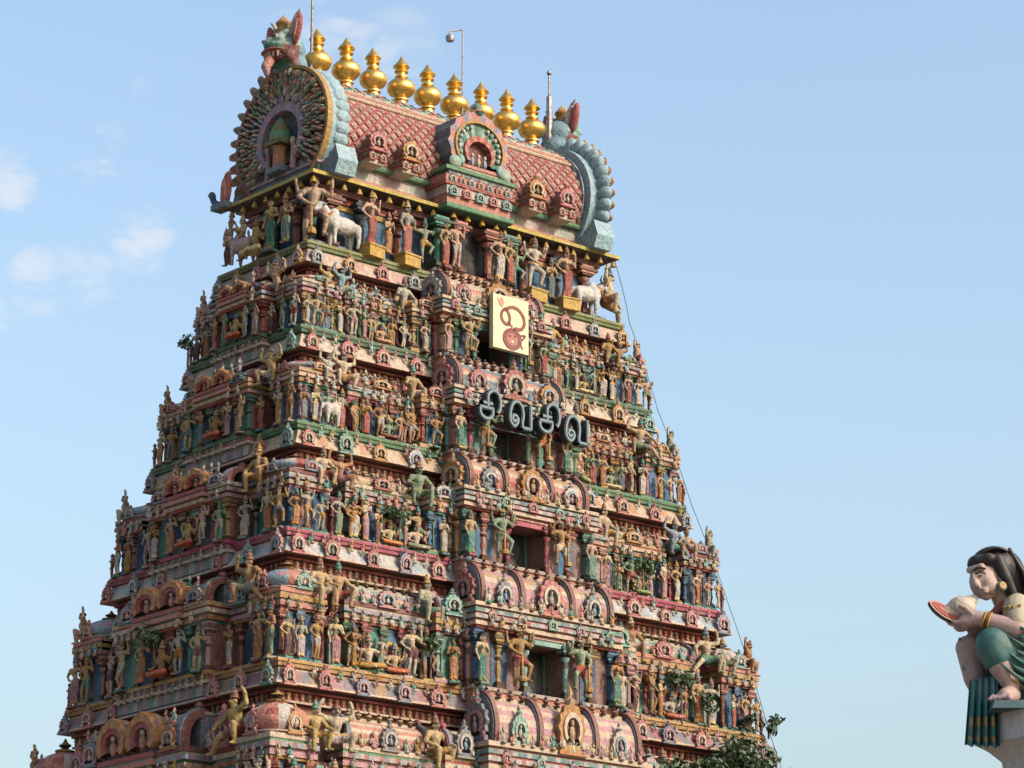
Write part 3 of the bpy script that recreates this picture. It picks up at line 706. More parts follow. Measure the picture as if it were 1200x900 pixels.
        for f_, dx, dy, rz in (('f', -.25, -1, 0), ('f', .25, -1, 0), ('l', -1, .25, -90), ('l', -1, -.25, -90), ('r', 1, .25, 90), ('r', 1, -.25, 90)):
            mm = MB(); mm.box(-.13, .13, -.01, .05, .1, hw - .02, (P['navy'], P['deep'], P['blue'])[i % 3])
            ex_ = dx * kw if abs(dx) < 1 else dx * (kw / 2 - .08); ey_ = dy * kw if abs(dy) < 1 else dy * (kw / 2 - .08)
            link('niche_panel', mm.mesh('niche_panel'), S, (kx * sx + ex_, ky * sy + ey_, z0), R(rz))
        mm = stack(kw, -kw / 2, kw / 2 + .003, 0, hm, mcols(i + 1), .12)
        # the mouldings run round all four sides
        bk = MB(); 
        bk.v, bk.f, bk.c = mm.v, mm.f, mm.c
        for k_ in range(6):
            e = .12 * [.25, .75, .45, 1.0, .6, .85][k_]
        link('moulding', bk.mesh('moulding'), S, (kx * sx, ky * sy, z0 + hw), R(180) if sy > 0 else 0)
        link('shrine_dome', DOME[(i + (sx > 0)) % 4], S, (kx * sx, ky * sy, zr), 0, (kw * 1.1, kw * 1.1, hr * .92))
        for dx, dy, rz in ((0, -1, 0), (-1, 0, -90), (1, 0, 90)):
            link('arch_ornament', KUDU[(i * 2 + (2 if dx else 5)) % 6], S, (kx * sx + dx * kw * .56, ky * sy + dy * kw * .56, zr + .02), R(rz), (.52, .6, hr * .58))
    # front bays, both wings
    for s in (-1, 1):
        kq = i + (s > 0)
        xs, ws = .575 * a0 * s, .30 * a0
        wall_bay('front', xs, ws, .40, kq, 5)
        rc = [[P['cream'], P['salmon'], P['salmon'], P['cream'], P['red'], P['salmon'], P['cream']], [P['cream'], P['sky'], P['slate'], P['sky'], P['salmon'], P['cream']],
              [P['red'], P['salmon'], P['salmon'], P['red'], P['cream']], [P['tan'], P['wheat'], P['tan'], P['cream'], P['salmon']],
              [[P['teal'], P['mint']], [P['mint'], P['teal']], P['cream'], P['pink'], [P['teal'], P['mint']], P['cream']], [P['salmon'], P['cream']]][i % 6]
        put('shrine_roof', barrel(ws * .92, .52, hr * .72, rc, (-ws * .46, ws * .46), (P['slate'], P['maroon'])).mesh('shrine_roof'), 'front', xs, .92, zr)
        put('arch_ornament', KUDU[(i + 1 + (s > 0)) % 6 if i != 1 else 2], 'front', xs, .34, zr - .04, (.62, .7, hr * .62))
        for q in range(7):
            put('finial', FINIAL, 'front', xs + ws * .36 * (q - 3) / 3, .80, zr + hr * .74, (.22, .22, .24), jit(P['tan']))
        xp, wp = .348 * a0 * s, .115 * a0
        wall_bay('front', xp, wp, .02, kq + 1, 2)
        put('shrine_roof', barrel(wp * .8, .40, hr * .66, [P['maroon'], P['salmon'], P['ochre']], (-wp * .32, wp * .32), (P['lilac'], P['rose'])).mesh('shrine_roof'), 'front', xp, .47, zr)
        put('arch_ornament', KUDU[(i + 3) % 6], 'front', xp, -.04, zr - .02, (.62, .9, hr * .75))
        # recess between wing and corner shrine
        xr = .775 * a0 * s
        put('pilaster', PIL[(i + 1) % 2], 'front', xr - .14, .68, z0 + .05, (.8, .8, hw), jit(PILC[(i + 4) % 10])); put('pilaster', PIL[i % 2], 'front', xr + .16, .68, z0 + .05, (.8, .8, hw), jit(PILC[(i + 5) % 10]))
    # central bay with its doorway
    cw = .29 * a0; yf = -.42; hd = .42 * H; dw = .62 + .02 * i
    m = MB()
    for s in (-1, 1):
        x0_, x1_ = sorted((s * dw, s * cw))
        m.box(x0_, x1_, yf + .18, yc + .05, -.3, hd, hx('8c6860'))
    m.box(-cw + .02, cw - .02, yf + .2, yc + .04, hd - .16, hd, hx('ad6a5e')); m.box(-dw, dw, yf + .2, yc, -.3, -.02, P['stone'])
    m.box(-cw - .05, cw + .05, yf + .05, .3, -.42, -.06, P['salmon']); m.box(-cw - .1, cw + .1, yf + .0, .3, -.10, .0, P['stone'])
    put('door_bay', m.mesh('door_bay'), 'front', 0, 0, z0)
    m = MB(); yd = yf + .95; m.box(-dw, dw, yd, yd + .1, -.02, hd - .16, hx('141a1a')); m.box(-.16, -.08, yd - .03, yd, 0, hd - .2, hx('48483a')); m.box(-dw, -dw + .07, yd - .07, yd, 0, hd - .2, P['teal']); m.box(dw - .07, dw, yd - .07, yd, 0, hd - .2, P['teal']); m.box(.1, .42, yd - .015, yd, .1, hd - .3, hx('1c262c'))  # near-black panel paints the doorway's unlit interior; teal jambs are plain paint
    put('doorway_shade', m.mesh('doorway_shade'), 'front', 0, 0, z0)
    dc = [P['green'], P['teal'], P['green'], P['rose'], P['aqua'], P['red']][i % 6]
    for x in (-dw - .06, dw + .06): put('pillar', PIL[0], 'front', x, yf + .1, z0, (1.1, 1.1, hd), dc)
    for x in (-cw + .12, cw - .12, -(cw + dw) / 2 - .05, (cw + dw) / 2 + .05): put('pillar', PIL[1], 'front', x, yf + .15, z0, (1.15, 1.15, hd), jit(PILC[(i * 2 + int(abs(x) * 3)) % 10]))
    for s in (-1, 1):
        m = MB(); m.box(-.3, .3, 0, .05, .02, hd - .05, (P['deep'], P['navy'], P['teal'])[i % 3]); put('niche_panel', m.mesh('niche_panel'), 'front', s * (cw + dw) / 2, yf + .16, z0)
    m = MB(); m.box(-dw - .16, dw + .16, yf - .02, yf + .2, hd - .19, hd - .03, dc); m.box(-dw - .22, dw + .22, yf - .06, yf + .2, hd - .03, hd + .005, P['cream'])
    put('lintel', m.mesh('lintel'), 'front', 0, 0, z0)
    he = .19 * H
    put('entablature', stack(2 * cw, yf - .02, .9, 0, he, [P['red'], P['cream'], P['salmon'], [P['pale'], P['sky'], P['pale'], P['rose']], P['red'], [P['teal'], P['slate'], P['pale']], P['salmon'], P['cream']], .18).mesh('entablature'), 'front', 0, 0, z0 + hd + .006)
    for q in range(5):
        put('arch_ornament', KUDU[(0, 1, 0, 1, 0)[q] if i != 4 else 4], 'front', (q - 2) * cw * .42, yf - .20, z0 + hd + he * .34, (.34, .4, .30))
    zb = z0 + hd + he; rzh = z1 - .06 - zb; ryy = .62
    bc = [[P['red'], P['salmon'], P['salmon'], P['cream']], [P['cream'], P['wheat'], P['cream'], P['salmon']], [P['slate'], P['sky'], P['slate'], P['cream'], P['salmon']], [P['tan'], P['salmon'], P['red'], P['salmon'], P['cream']], [P['tan'], P['pink'], [P['pink'], P['salmon']], P['pink'], P['cream']], [P['pink'], P['cream']]][i % 6]
    put('barrel_roof', barrel(2 * cw * .93, ryy, rzh * .78, bc, ((-cw * .92, -cw * .36, cw * .36, cw * .92) if i >= 3 else (-cw * .92, cw * .92)), (hx('84564e'), P['slate'])).mesh('barrel_roof'), 'front', 0, .20, zb)
    put('arch_ornament', KUDU[3 if i % 2 else 4], 'front', 0, yf - .10, zb - .04, (.95, 1.0, rzh * .82))
    for s in (-1, 1):
        put('arch_ornament', KUDU[0 if i < 3 else 2], 'front', s * cw * .64, yf - .06, zb - .02, (.66, .8, rzh * .58))
    put('arch_ornament', KUDU[(3, 0, 5)[i % 3]], 'front', -cw * .99, .12, zb + .02, (1.0, .8, rzh * .70), None, R(-90))
    for q in range(2):
        put('pilaster', PIL[q], 'front', -cw - .02, yf + .32 + q * .5, z0, (1.0, 1.0, hd), jit(PILC[(i + q * 3) % 10]))
    put('arch_ornament', KUDU[(i + 2) % 6], 'front', -cw - .16, yf + .45, z0 + hd + he * .2, (.5, .5, .5), None, R(-90))
    m = MB(); m.box(-.2, .2, 0, .05, .05, hd - .08, P['slate']); put('niche_panel', m.mesh('niche_panel'), 'front', -cw - .035, yf + .57, z0, 1, None, R(-90))
    for q in range(13):
        put('finial', FINIAL, 'front', cw * .9 * (q - 6) / 6, .02, zb + rzh * .80, (.26, .26, .28), jit(P['brown']))
    # left side: central bay with the double arches
    lw = .42 * b0; ylf = -.18
    m = MB(); m.box(-lw, lw, ylf + .12, yca, -.3, hw, hx('a26458')); m.dashes(-lw - .02, lw + .02, ylf + .02, .4, -.62, -.30, [P['slate'], P['pink'], P['teal'], P['cream']], .25); m.box(-lw - .08, lw + .08, ylf - .06, .4, -.30, -.22, P['cream']); m.dashes(-lw - .03, lw + .03, ylf, .4, -.22, -.06, [P['rose'], P['slate'], P['ochre'], P['slate']], .22); m.box(-lw - .08, lw + .08, ylf - .05, .4, -.06, .05, st['strip'])
    put('bay_wall', m.mesh('bay_wall'), 'left', 0, 0, z0)
    for q in range(6):
        x = -lw + .1 + (2 * lw - .2) * q / 5
        put('pilaster', PIL[q % 2], 'left', x, ylf + .1, z0 + .03, (1.1, 1.1, hw), jit(PILC[(q * 2 + i) % 10]))
    for q in range(5):
        x = -lw + .1 + (2 * lw - .2) * (q + .5) / 5
        m = MB(); g = (2 * lw - .2) / 10 - .10; m.box(-g, g, 0, .05, .03, hw - .02, (P['teal'], P['navy'], P['dark'], P['navy'], P['teal'])[q]); put('niche_panel', m.mesh('niche_panel'), 'left', x, ylf + .08, z0)
    put('moulding', stack(2 * lw, ylf, 1.0, 0, hm, mcols(i + 3), .16).mesh('moulding'), 'left', 0, 0, z0 + hw)
    put('moulding', stack(2 * lw * .46, ylf - .14, .2, 0, hm, [P['red'], [P['cream'], P['ochre']], P['green'], P['salmon'], [P['tan'], P['sky']], P['red']], .16).mesh('moulding'), 'left', .0, 0, z0 + hw + .005)
    put('shrine_roof', barrel(2 * lw * .92, .62, hr * .92, [P['slate'], P['lilac'], P['slate'], P['cream']], (-lw * .9, lw * .9), (P['slate'], P['maroon'])).mesh('shrine_roof'), 'left', 0, .45, zr)
    for s in (-1, 1):
        m = MB(); w2 = lw * .25; h2 = hr * .50
        m.band(horse(w2 * .78, h2 * .78, h2 * .85, 14, 130), [(x * (1.06 if k % 2 else .97), z) for k, (x, z) in enumerate(horse(w2 * 1.08, h2 * 1.08, h2 * .9, 14, 130, .1))], -.16, .4, [P['orange'], hx('d08a50')])
        m.band(horse(w2 * .55, h2 * .55, h2 * .8, 14, 130), horse(w2 * .79, h2 * .79, h2 * .85, 14, 130), -.12, .4, [P['red'], P['rose']])
        m.prism(horse(w2 * .56, h2 * .56, h2 * .8, 14, 130), .02, .3, P['leaf'])
        m.ell((0, -.02, h2 * .6), (w2 * .22, .1, h2 * .4), P['salmon'], 8, 5); m.ell((0, -.04, h2 * 1.1), (w2 * .14, .08, h2 * .16), P['cream'], 8, 5)
        put('gable_arch', m.mesh('gable_arch'), 'left', s * w2 * 1.12, ylf - .12, zr)
        put('arch_ornament', KUDU[5], 'left', s * lw * .74, ylf - .06, zr - .02, (.8, .9, hr * .66))
    for s in (-1, 1):
        xr = s * (lw + (b0 - .22 - kw - lw) / 2)
        put('arch_ornament', KUDU[(5, 2, 5, 2, 1, 0)[i]], 'left', xr, .35, zr - .10, (.85, .9, hr * .8))
        m = MB(); m.box(-.32, .32, 0, .05, .03, hw - .02, (P['navy'], P['teal'])[i % 2]); put('niche_panel', m.mesh('niche_panel'), 'left', xr, .72, z0)
        for t in (-.33, .33): put('pilaster', PIL[0], 'left', xr + t, .68, z0 + .02, (.85, .85, hw), jit(PILC[(i + 6) % 10]))
        put('moulding', stack(.85, .5, 1.0, 0, hm, mcols(i + 2), .10).mesh('moulding'), 'left', xr, 0, z0 + hw - .01)
        for q in range(4): put('finial', FINIAL, 'left', xr + (q - 1.5) * .2, .6, zr + hr * .7, (.2, .2, .22), jit(P['tan']))
    # ---- rows of small relief figures on the mouldings and roofs
    def rowput(face, xc, w, y, z, h, step, sd):
        tag(put('relief_row', bust_row(-w / 2, w / 2, 0, 0, h, step, sd + i * 31).mesh('relief_row'), face, xc, y, z), kind='stuff')
    for s in (-1, 1):
        rowput('front', .575 * a0 * s, .30 * a0, .33, zr - .04, .42, .36, 3 + s); rowput('front', .575 * a0 * s, .29 * a0, .24, z0 + hw + .0, .36, .30, 5 + s); rowput('front', .40 * a0 * s, .06 * a0, .5, zr + .1, .42, .4, 7 + s)
        rowput('front', .345 * a0 * s, .10 * a0, -.16, z0 + hw + .0, .40, .3, 9 + s); rowput('front', .755 * a0 * s, .12 * a0, .55, z0 + hw - .05, .42, .36, 11 + s); rowput('front', (a0 - .22 - kw / 2) * s, kw, .06, z0 + hw + .0, .36, .30, 13 + s)
        rowput('front', cw * .62 * s, cw * .62, yf - .26, z0 + hd + .03, .36, .33, 15 + s)
        rowput('left', (b0 - .22 - kw / 2) * s, kw, .06, z0 + hw + .0, .36, .30, 17 + s); rowput('left', lw * .7 * s, lw * .6, ylf - .24, z0 + hw + .0, .36, .32, 19 + s); rowput('left', (lw + .4) * s, .8, .42, zr + .0, .45, .38, 21 + s)
    rowput('front', 0, 2 * cw * .95, yf - .2, zb - .04, .40, .36, 23); rowput('left', 0, 2 * lw * .9, -.28, zr + hr * .62, .36, .36, 25)
    rowput('left', 0, 2 * lw, ylf - .06, z0 - .36, .30, .32, 27)
    for s in (-1, 1):
        rowput('front', s * .635 * a0, .70 * a0, -.06, z0 - .40, .30, .42, 29 + s)
    # ---- statues of this storey
    sk = ['tan', 'cream', 'pale', 'brown', 'pink', 'green', 'ochre', 'grey', 'tan', 'pale']; ck = ['red', 'white', 'yellow', 'green', 'blue', 'pink', 'orange', 'white', 'white', 'maroon', 'orange']
    hs = .325 * H
    names = ['attendant', 'lady', 'praying', 'praying_lady', 'swaying', 'swaying_short', 'dancing', 'swaying_short', 'guardian']
    if full:
        for s in (-1, 1):
            xs = .575 * a0 * s
            # row on the ledge in front of the wing: attendants and one seated deity
            for q in range(6):
                x = xs + .30 * a0 * (q - 2.5) / 5.6 + rnd.uniform(-.05, .05)
                if q == 3:
                    pstat('deity', 'front', x, .22, z0 + .06, hs * .80, rnd.choice(sk), rnd.choice(ck), extra='halo'); continue
                pstat(rnd.choice(names) if rnd.random() < .88 else 'deity', 'front', x, .2 + rnd.uniform(-.08, .06), z0 + .06, hs * rnd.uniform(.74, 1.12), rnd.choice(sk), rnd.choice(ck), rz=rnd.uniform(-.8, .8), extra='pedestal' if rnd.random() < .5 else None)
            for x, h in ((.775 * a0 * s, 1.05), (.71 * a0 * s, .9), (.43 * a0 * s, 1.08), (.348 * a0 * s, .92)):
                pstat(rnd.choice(names), 'front', x, .2 if abs(x) > .4 * a0 else -.10, z0 + .06, hs * h, rnd.choice(sk), rnd.choice(ck), rz=rnd.uniform(-.4, .4), extra='pedestal')
            for x in (.86 * a0 * s, .915 * a0 * s, .965 * a0 * s):
                pstat(rnd.choice(names), 'front', x, .05, z0 + .06, hs * rnd.uniform(.75, 1.0), rnd.choice(sk), rnd.choice(ck), rz=rnd.uniform(-.4, .4))
            # door guardians
            g = pstat('guardian', 'front', s * (dw + .42), yf - .12, z0 + .06, hd * 1.02, rnd.choice(['tan', 'ochre', 'green', 'grey']), rnd.choice(ck), extra='mace')
            if s > 0: g.scale.x *= -1
            pstat(rnd.choice(['lady', 'swaying', 'attendant']), 'front', s * (cw - .12), yf - .12, z0 + .06, hd * .82, rnd.choice(sk), rnd.choice(['green', 'pink', 'red', 'teal']), extra='pedestal')
            # giants that carry the eave above
            for (fx, key, hh) in ((.765, rnd.choice(['giant', 'giant_straddling', 'giant_lifting']), 1.0), (.425, rnd.choice(['giant', 'giant', 'giant_straddling']), 1.0), (.835, 'giant_lifting' if i < 3 else 'giant', .9)):
                c = rnd.choice(['tan', 'ochre', 'tan', 'pale', 'brown', 'cream']) if rnd.random() < .62 else rnd.choice(['green', 'grey', 'golden', 'pink', 'blue'])
                hg = (.24 * H + .34) * hh * rnd.uniform(.88, 1.06)
                g = pstat(key, 'front', fx * a0 * s, .30, zr - .05 - (.1 if key != 'giant' else 0), hg, c, rnd.choice(['white', 'red', 'green', 'yellow', 'teal', 'maroon']), 'high', rz=rnd.uniform(-.25, .25))
                if rnd.random() < .5: g.scale.x *= -1
        for s in (-1, 1):
            xr = s * (lw + (b0 - .22 - kw - lw) / 2)
            for x in (s * (b0 - .42), s * (b0 - .95), xr, s * lw * .85):
                pstat(rnd.choice(names), 'left', x, .05 if abs(x) > lw else ylf - .1, z0 + .06, hs * rnd.uniform(.9, 1.08), rnd.choice(sk), rnd.choice(ck), rz=rnd.uniform(-.4, .4), extra='pedestal')
            if s < 0: continue
            c = rnd.choice(['tan', 'ochre', 'brown', 'golden', 'pale'])
            g = pstat(rnd.choice(['giant', 'giant_lifting', 'giant_straddling']), 'left', s * (b0 - .22 - kw - .05), .2, zr - .08, .24 * H + .34, c, rnd.choice(['white', 'red', 'green', 'yellow']), 'high', rz=rnd.uniform(-.25, .25))
            if rnd.random() < .5: g.scale.x *= -1
        for (fc, xx) in (('left', -(b0 - .42)), ('front', a0 - .42)):
            pstat('giant_lifting', fc, xx, .30, zr + .02, .20 * H + .30, rnd.choice(['tan', 'brown', 'grey', 'pink']), rnd.choice(['red', 'green', 'white']), 'high', rz=R(-35) if fc == 'left' else R(35))
        pstat('deity', 'left', lw * .1, ylf - .14, z0 + .1, hs * .95, 'golden' if i % 2 else 'ochre', 'red', extra='halo')
        for x in (-lw * .4, lw * .45): pstat(rnd.choice(names), 'left', x, ylf - .12, z0 + .08, hs, rnd.choice(sk), rnd.choice(ck), rz=rnd.uniform(-.4, .4))
    # small boys at the far ends of the ledge
    for (u, v) in ((a0 - .05, -b0 + .12), (-a0 + .12, b0 - .05)):
        me_ = PROTO['attendant']
        o = link('boy_statue', me_[1], None, tw(u, v, z0), YAW + (R(60) if u > 0 else R(-120)), .46, SKINS['brown']); link('tunic', me_[2], o, color=P['rose'], sc=(1.1, 1.1, 1.35), loc=(0, 0, .0))
        tag(o, f"small {'rose' if u > 0 else 'dark rose'} boy statue at {'right' if u > 0 else 'far left'} end of {LEDGE_NAME[i]}", 'statue', 'small boy statues at the ledge ends')
    return S
for i in range(1, 6):
    build_storey(i, True)

# ------------------------------------------------------------------ lower body of the tower (below the picture)
m = MB()
zb, ab, bb = LV[5]
m.box(-10.6, 10.6, -6.6, 6.6, .0, 8.6, hx('8a7f72'), taper=.5); m.box(-9.7, 9.7, -5.7, 5.7, 8.6, 13.2, hx('ad6a5e'))
for k, zz in enumerate((2.5, 5.0, 8.2)): m.box(-10.9 + k * .15, 10.9 - k * .15, -6.9 + k * .15, 6.9 - k * .15, zz, zz + .4, P['stone'])
m.box(-10.4, 10.4, -6.4, 6.4, 8.61, 9.0, P['salmon']); m.box(-10.1, 10.1, -6.1, 6.1, 11.6, 12.1, P['cream'])
link('base', m.mesh('base'), tower)

# ------------------------------------------------------------------ top storey under the great roof
z0, a0, b0 = LV[0]
m = MB(); m.box(-5.15, 5.15, -1.45, 1.45, z0 - .3, 33.3, hx('5a4038'))
TOP = link('storey', m.mesh('storey'), tower)
def tput(name, me, face, x, y, z, sc=1, color=None, drz=0):
    l, r = face_loc(face, x, y, z, a0, b0)
    return link(name, me, TOP, l, r + drz, sc, color)
def tstat(key, face, x, y, z, h, skin, cloth, rz=0, extra=None, crown=None):
    l, r = face_loc(face, x, y, z, a0, b0)
    return statue(key, l[0], l[1], l[2], r + rz, h, skin, cloth, (face, 0, 'row'), (x + a0) if face == 'front' else (b0 - x), crown, extra)
st = STYLE[0]
m = MB(); ring(m, a0, b0, [(-1.1, .22), (-.42, .22), (-.42, .10), (-.30, .09), (-.30, .0), (-.03, .0), (0, -.02), (0, -.10), (-.04, -.11), (-.02, -.22), (-.10, -.24)],
               [P['grey'], P['slate'], P['pale'], P['slate'], P['stone'], P['stone'], st['strip'], P['cream'], st['strip2'], st['strip2']], 1)
link('ledge', m.mesh('ledge'), TOP, (0, 0, z0))
m = MB(); ring(m, a0, b0, [(-.10, -.24), (-.08, -.30), (-.02, -.42), (.06, -.55), (.14, -.66), (.15, -.72), (.08, -.73), (-.55, -.70)], [P['cream'], st['kap'], st['kap'], st['kap'], P['cream'], P['salmon'], P['brown']], .5)
link('eave', m.mesh('eave'), TOP, (0, 0, z0))
for k in range(11):
    x = -a0 + .25 + (2 * a0 - .5) * k / 10
    if abs(x) > 1.7: tput('arch_ornament', KUDU[(2, 3, 0)[k % 3]], 'front', x, -.14, z0 - .74, (.46, .6, .46))
for k in range(5):
    x = -b0 + .25 + (2 * b0 - .5) * k / 4
    tput('arch_ornament', KUDU[(2, 3, 0)[k % 3]], 'left', x, -.14, z0 - .74, (.46, .6, .46))
# pillars and blue panels
ZF = z0 + .2; HP = 33.0 - ZF - .25
for face, xs in (('front', (-5.0, -3.85, -2.5, -1.35, -.62, .62, 1.35, 2.5, 3.85, 5.0)), ('left', (-1.3, -.55, .55, 1.3))):
    for q, x in enumerate(xs):
        tput('pillar', PIL[0 if q % 2 else 1], face, x, (.58 if face == 'front' else .85) - (.55 if face == 'front' and abs(x) < 1.4 else 0), ZF, (1.7, 1.7, HP), jit((P['salmon'], P['slate'], P['salmon'], P['teal'])[(q if q < 5 else 9 - q) % 4]))
        if q < len(xs) - 1 and not (face == 'front' and abs(xs[q] + xs[q + 1]) < .1):
            w = xs[q + 1] - x
            m = MB(); m.box(-w / 2 + .1, w / 2 - .1, 0, .06, 0, HP - .1, hx('3f6f94') if q % 2 == 0 else P['deep']); m.box(-w / 2 + .1, w / 2 - .1, -.05, .06, HP - .35, HP - .2, P['ochre']); m.box(-w / 2 + .1, w / 2 - .1, -.06, .06, HP - .16, HP - .04, P['red'])
            tput('niche_panel', m.mesh('niche_panel'), face, x + w / 2, .68 if face == 'front' else .98, ZF)
m = MB()
for s in (-1, 1):
    x0_, x1_ = sorted((s * .5, s * 1.45)); m.box(x0_, x1_, .2, .8, -.2, HP, hx('5c6a66'))
m.box(-.52, .52, .38, .8, 0, HP, hx('1c1a1c')); m.box(-1.55, 1.55, -.12, .6, -.55, -.2, P['salmon']); m.box(-1.6, 1.6, -.16, .6, -.2, -.12, P['cream']); m.box(-1.5, 1.5, -.08, .6, -.12, .0, P['salmon'])
tput('door_bay', m.mesh('door_bay'), 'front', 0, 0, ZF)
# great eave with bells
m = MB(); EA, EB = 6.06, 2.2
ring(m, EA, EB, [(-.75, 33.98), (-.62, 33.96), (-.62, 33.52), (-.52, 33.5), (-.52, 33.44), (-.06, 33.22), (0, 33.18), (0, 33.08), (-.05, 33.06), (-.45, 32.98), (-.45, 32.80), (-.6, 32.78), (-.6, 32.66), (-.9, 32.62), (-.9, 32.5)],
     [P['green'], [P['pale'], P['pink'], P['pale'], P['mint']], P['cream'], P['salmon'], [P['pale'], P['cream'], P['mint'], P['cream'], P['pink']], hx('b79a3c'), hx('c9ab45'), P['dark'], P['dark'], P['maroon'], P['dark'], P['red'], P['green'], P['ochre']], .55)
link('roof_eave', m.mesh('roof_eave'), TOP)
m = MB(); cwt = 1.32
m.add([(-cwt, -.52, 33.07), (cwt, -.52, 33.07), (cwt, -.52, 33.2), (-cwt, -.52, 33.2)], [(0, 1, 2, 3)], P['green'])
m.box(-cwt, cwt, -.5, .6, 33.05, 33.2, P['green']); m.box(-cwt + .08, cwt - .08, -.42, .6, 33.2, 33.5, P['salmon']); m.dashes(-cwt + .04, cwt - .04, -.46, .6, 33.5, 33.78, [P['pale'], P['pink'], P['pale'], P['mint']], .4)
m.box(-cwt - .05, cwt + .05, -.52, .6, 33.78, 33.88, P['red']); m.box(-cwt, cwt, -.46, .6, 33.88, 34.12, P['salmon']); m.dashes(-cwt + .1, cwt - .1, -.48, .6, 34.12, 34.24, [P['slate'], P['pale'], P['teal']], .3); m.box(-cwt - .06, cwt + .06, -.56, .6, 34.24, 34.36, P['green'])
m.v = [(x, y, z - z0) for x, y, z in m.v]
tput('dormer_base', m.mesh('dormer_base'), 'front', 0, .16, z0)
for q in range(5): tput('arch_ornament', KUDU[(1, 0, 1, 0, 1)[q]], 'front', (q - 2) * .52, -.32, 33.46, (.36, .4, .32))
for q in range(7): tput('arch_ornament', KUDU[(2, 4)[q % 2]], 'front', (q - 3) * .36, -.32, 33.86, (.26, .4, .26))
BELL = MB(); BELL.lathe([(.085, 0), (.08, .03), (.05, .12), (.03, .17), (.01, .19)], 8, [P['gold']] * 4); BELL_ME = BELL.mesh('bell')
for k in range(22):
    x = -EA + .15 + (2 * EA - .3) * k / 21
    link('bell', BELL_ME, TOP, (x, -EB + (.16 if abs(x) > 1.35 else -.1), 32.84), 0, 1.15)
for k in range(8):
    link('bell', BELL_ME, TOP, (-EA + .16, -EB + .2 + (2 * EB - .4) * k / 7, 32.84), 0, 1.15)

# ------------------------------------------------------------------ great barrel roof
VP = [(-1.62, 33.95), (-1.84, 34.35), (-1.92, 34.8), (-1.86, 35.25), (-1.68, 35.7), (-1.40, 36.1), (-1.05, 36.45), (-.62, 36.72), (-.3, 36.9), (0, 36.98)]
m = MB(); full = VP + [(-v, z) for v, z in VP[::-1][1:]]
for j in range(len(full) - 1):
    (v0, za), (v1, zc_) = full[j], full[j + 1]
    c = hx('a84a46') if j < 5 or j > 12 else (P['cream'] if j in (5, 12) else (P['tan'] if j in (6, 11) else P['aqua']))
    n = 24 if c == P['aqua'] else 1
    for k in range(n):
        xa, xb = -5.45 + 10.9 * k / n, -5.45 + 10.9 * (k + 1) / n
        m.add([(xa, v0, za), (xb, v0, za), (xb, v1, zc_), (xa, v1, zc_)], [(0, 1, 2, 3)], (P['aqua'], P['pink'], P['cream'], P['mint'])[k % 4] if n > 1 else c)
ROOF = link('barrel_roof', m.mesh('barrel_roof'), tower)
m = MB(); m.sweep([(-5.4, -1.42, 36.12), (5.4, -1.42, 36.12)], .07, P['cream'], 8); m.sweep([(-5.4, -1.28, 36.27), (5.4, -1.28, 36.27)], .06, P['salmon'], 8); m.sweep([(-5.4, -1.12, 36.42), (5.4, -1.12, 36.42)], .06, P['cream'], 8)
m.sweep([(-5.4, -1.70, 33.98), (5.4, -1.70, 33.98)], .10, P['green'], 8)
link('roof_moulding', m.mesh('roof_moulding'), ROOF)
# lattice of raised diamonds
def vault_at(s):                       # arc length from the foot -> (v, z, tilt)
    L = 0
    for j in range(len(VP) - 1):
        d = math.hypot(VP[j + 1][0] - VP[j][0], VP[j + 1][1] - VP[j][1])
        if L + d >= s or j == len(VP) - 2:
            t = (s - L) / d
            return VP[j][0] + t * (VP[j + 1][0] - VP[j][0]), VP[j][1] + t * (VP[j + 1][1] - VP[j][1]), math.atan2(VP[j + 1][0] - VP[j][0], VP[j + 1][1] - VP[j][1])
        L += d
DI = MB()
g = .175
DI.add([(0, 0, -g), (g, 0, 0), (0, 0, g), (-g, 0, 0), (0, -.035, -g * .72), (g * .72, -.035, 0), (0, -.035, g * .72), (-g * .72, -.035, 0)], [(0, 1, 5, 4), (1, 2, 6, 5), (2, 3, 7, 6), (3, 0, 4, 7), (4, 5, 6, 7)], [P['red'], P['salmon'], P['salmon'], P['red'], hx('c4938a')])
DI.ell((0, -.04, 0), (.05, .03, .06), P['cream'], 6, 4)
DI_ME = DI.mesh('lattice_tile', smooth=0)
for rI in range(11):
    s = .20 + rI * .19
    v, z, t = vault_at(s)
    for k in range(29):
        x = -5.28 + k * .375 + (.1875 if rI % 2 else 0)
        if x > 5.3 or abs(x) < 1.05 and z < 36.0: continue
        link('lattice_tile', DI_ME, ROOF, (x, v - .012, z), 0, .92, jit(W1, .18), rot=(-t, 0, 0))
# leaf cresting along the ridge
LF = MB(); LF.ell((0, 0, 0), (.15, .06, .17), W1, 8, 5); LF.ell((0, -.05, 0), (.07, .04, .09), P['cream'], 6, 4); LF_ME = LF.mesh('crest_leaf')
for k in range(30):
    for q, (v, z) in enumerate(((-.88, 36.62), (-.5, 36.86))):
        link('crest_leaf', LF_ME, ROOF, (-5.2 + k * .36 + q * .18, v, z), 0, 1, jit((P['aqua'], P['salmon'], P['mint'], P['pink'])[(k + q) % 4]), rot=(-.9, 0, 0))
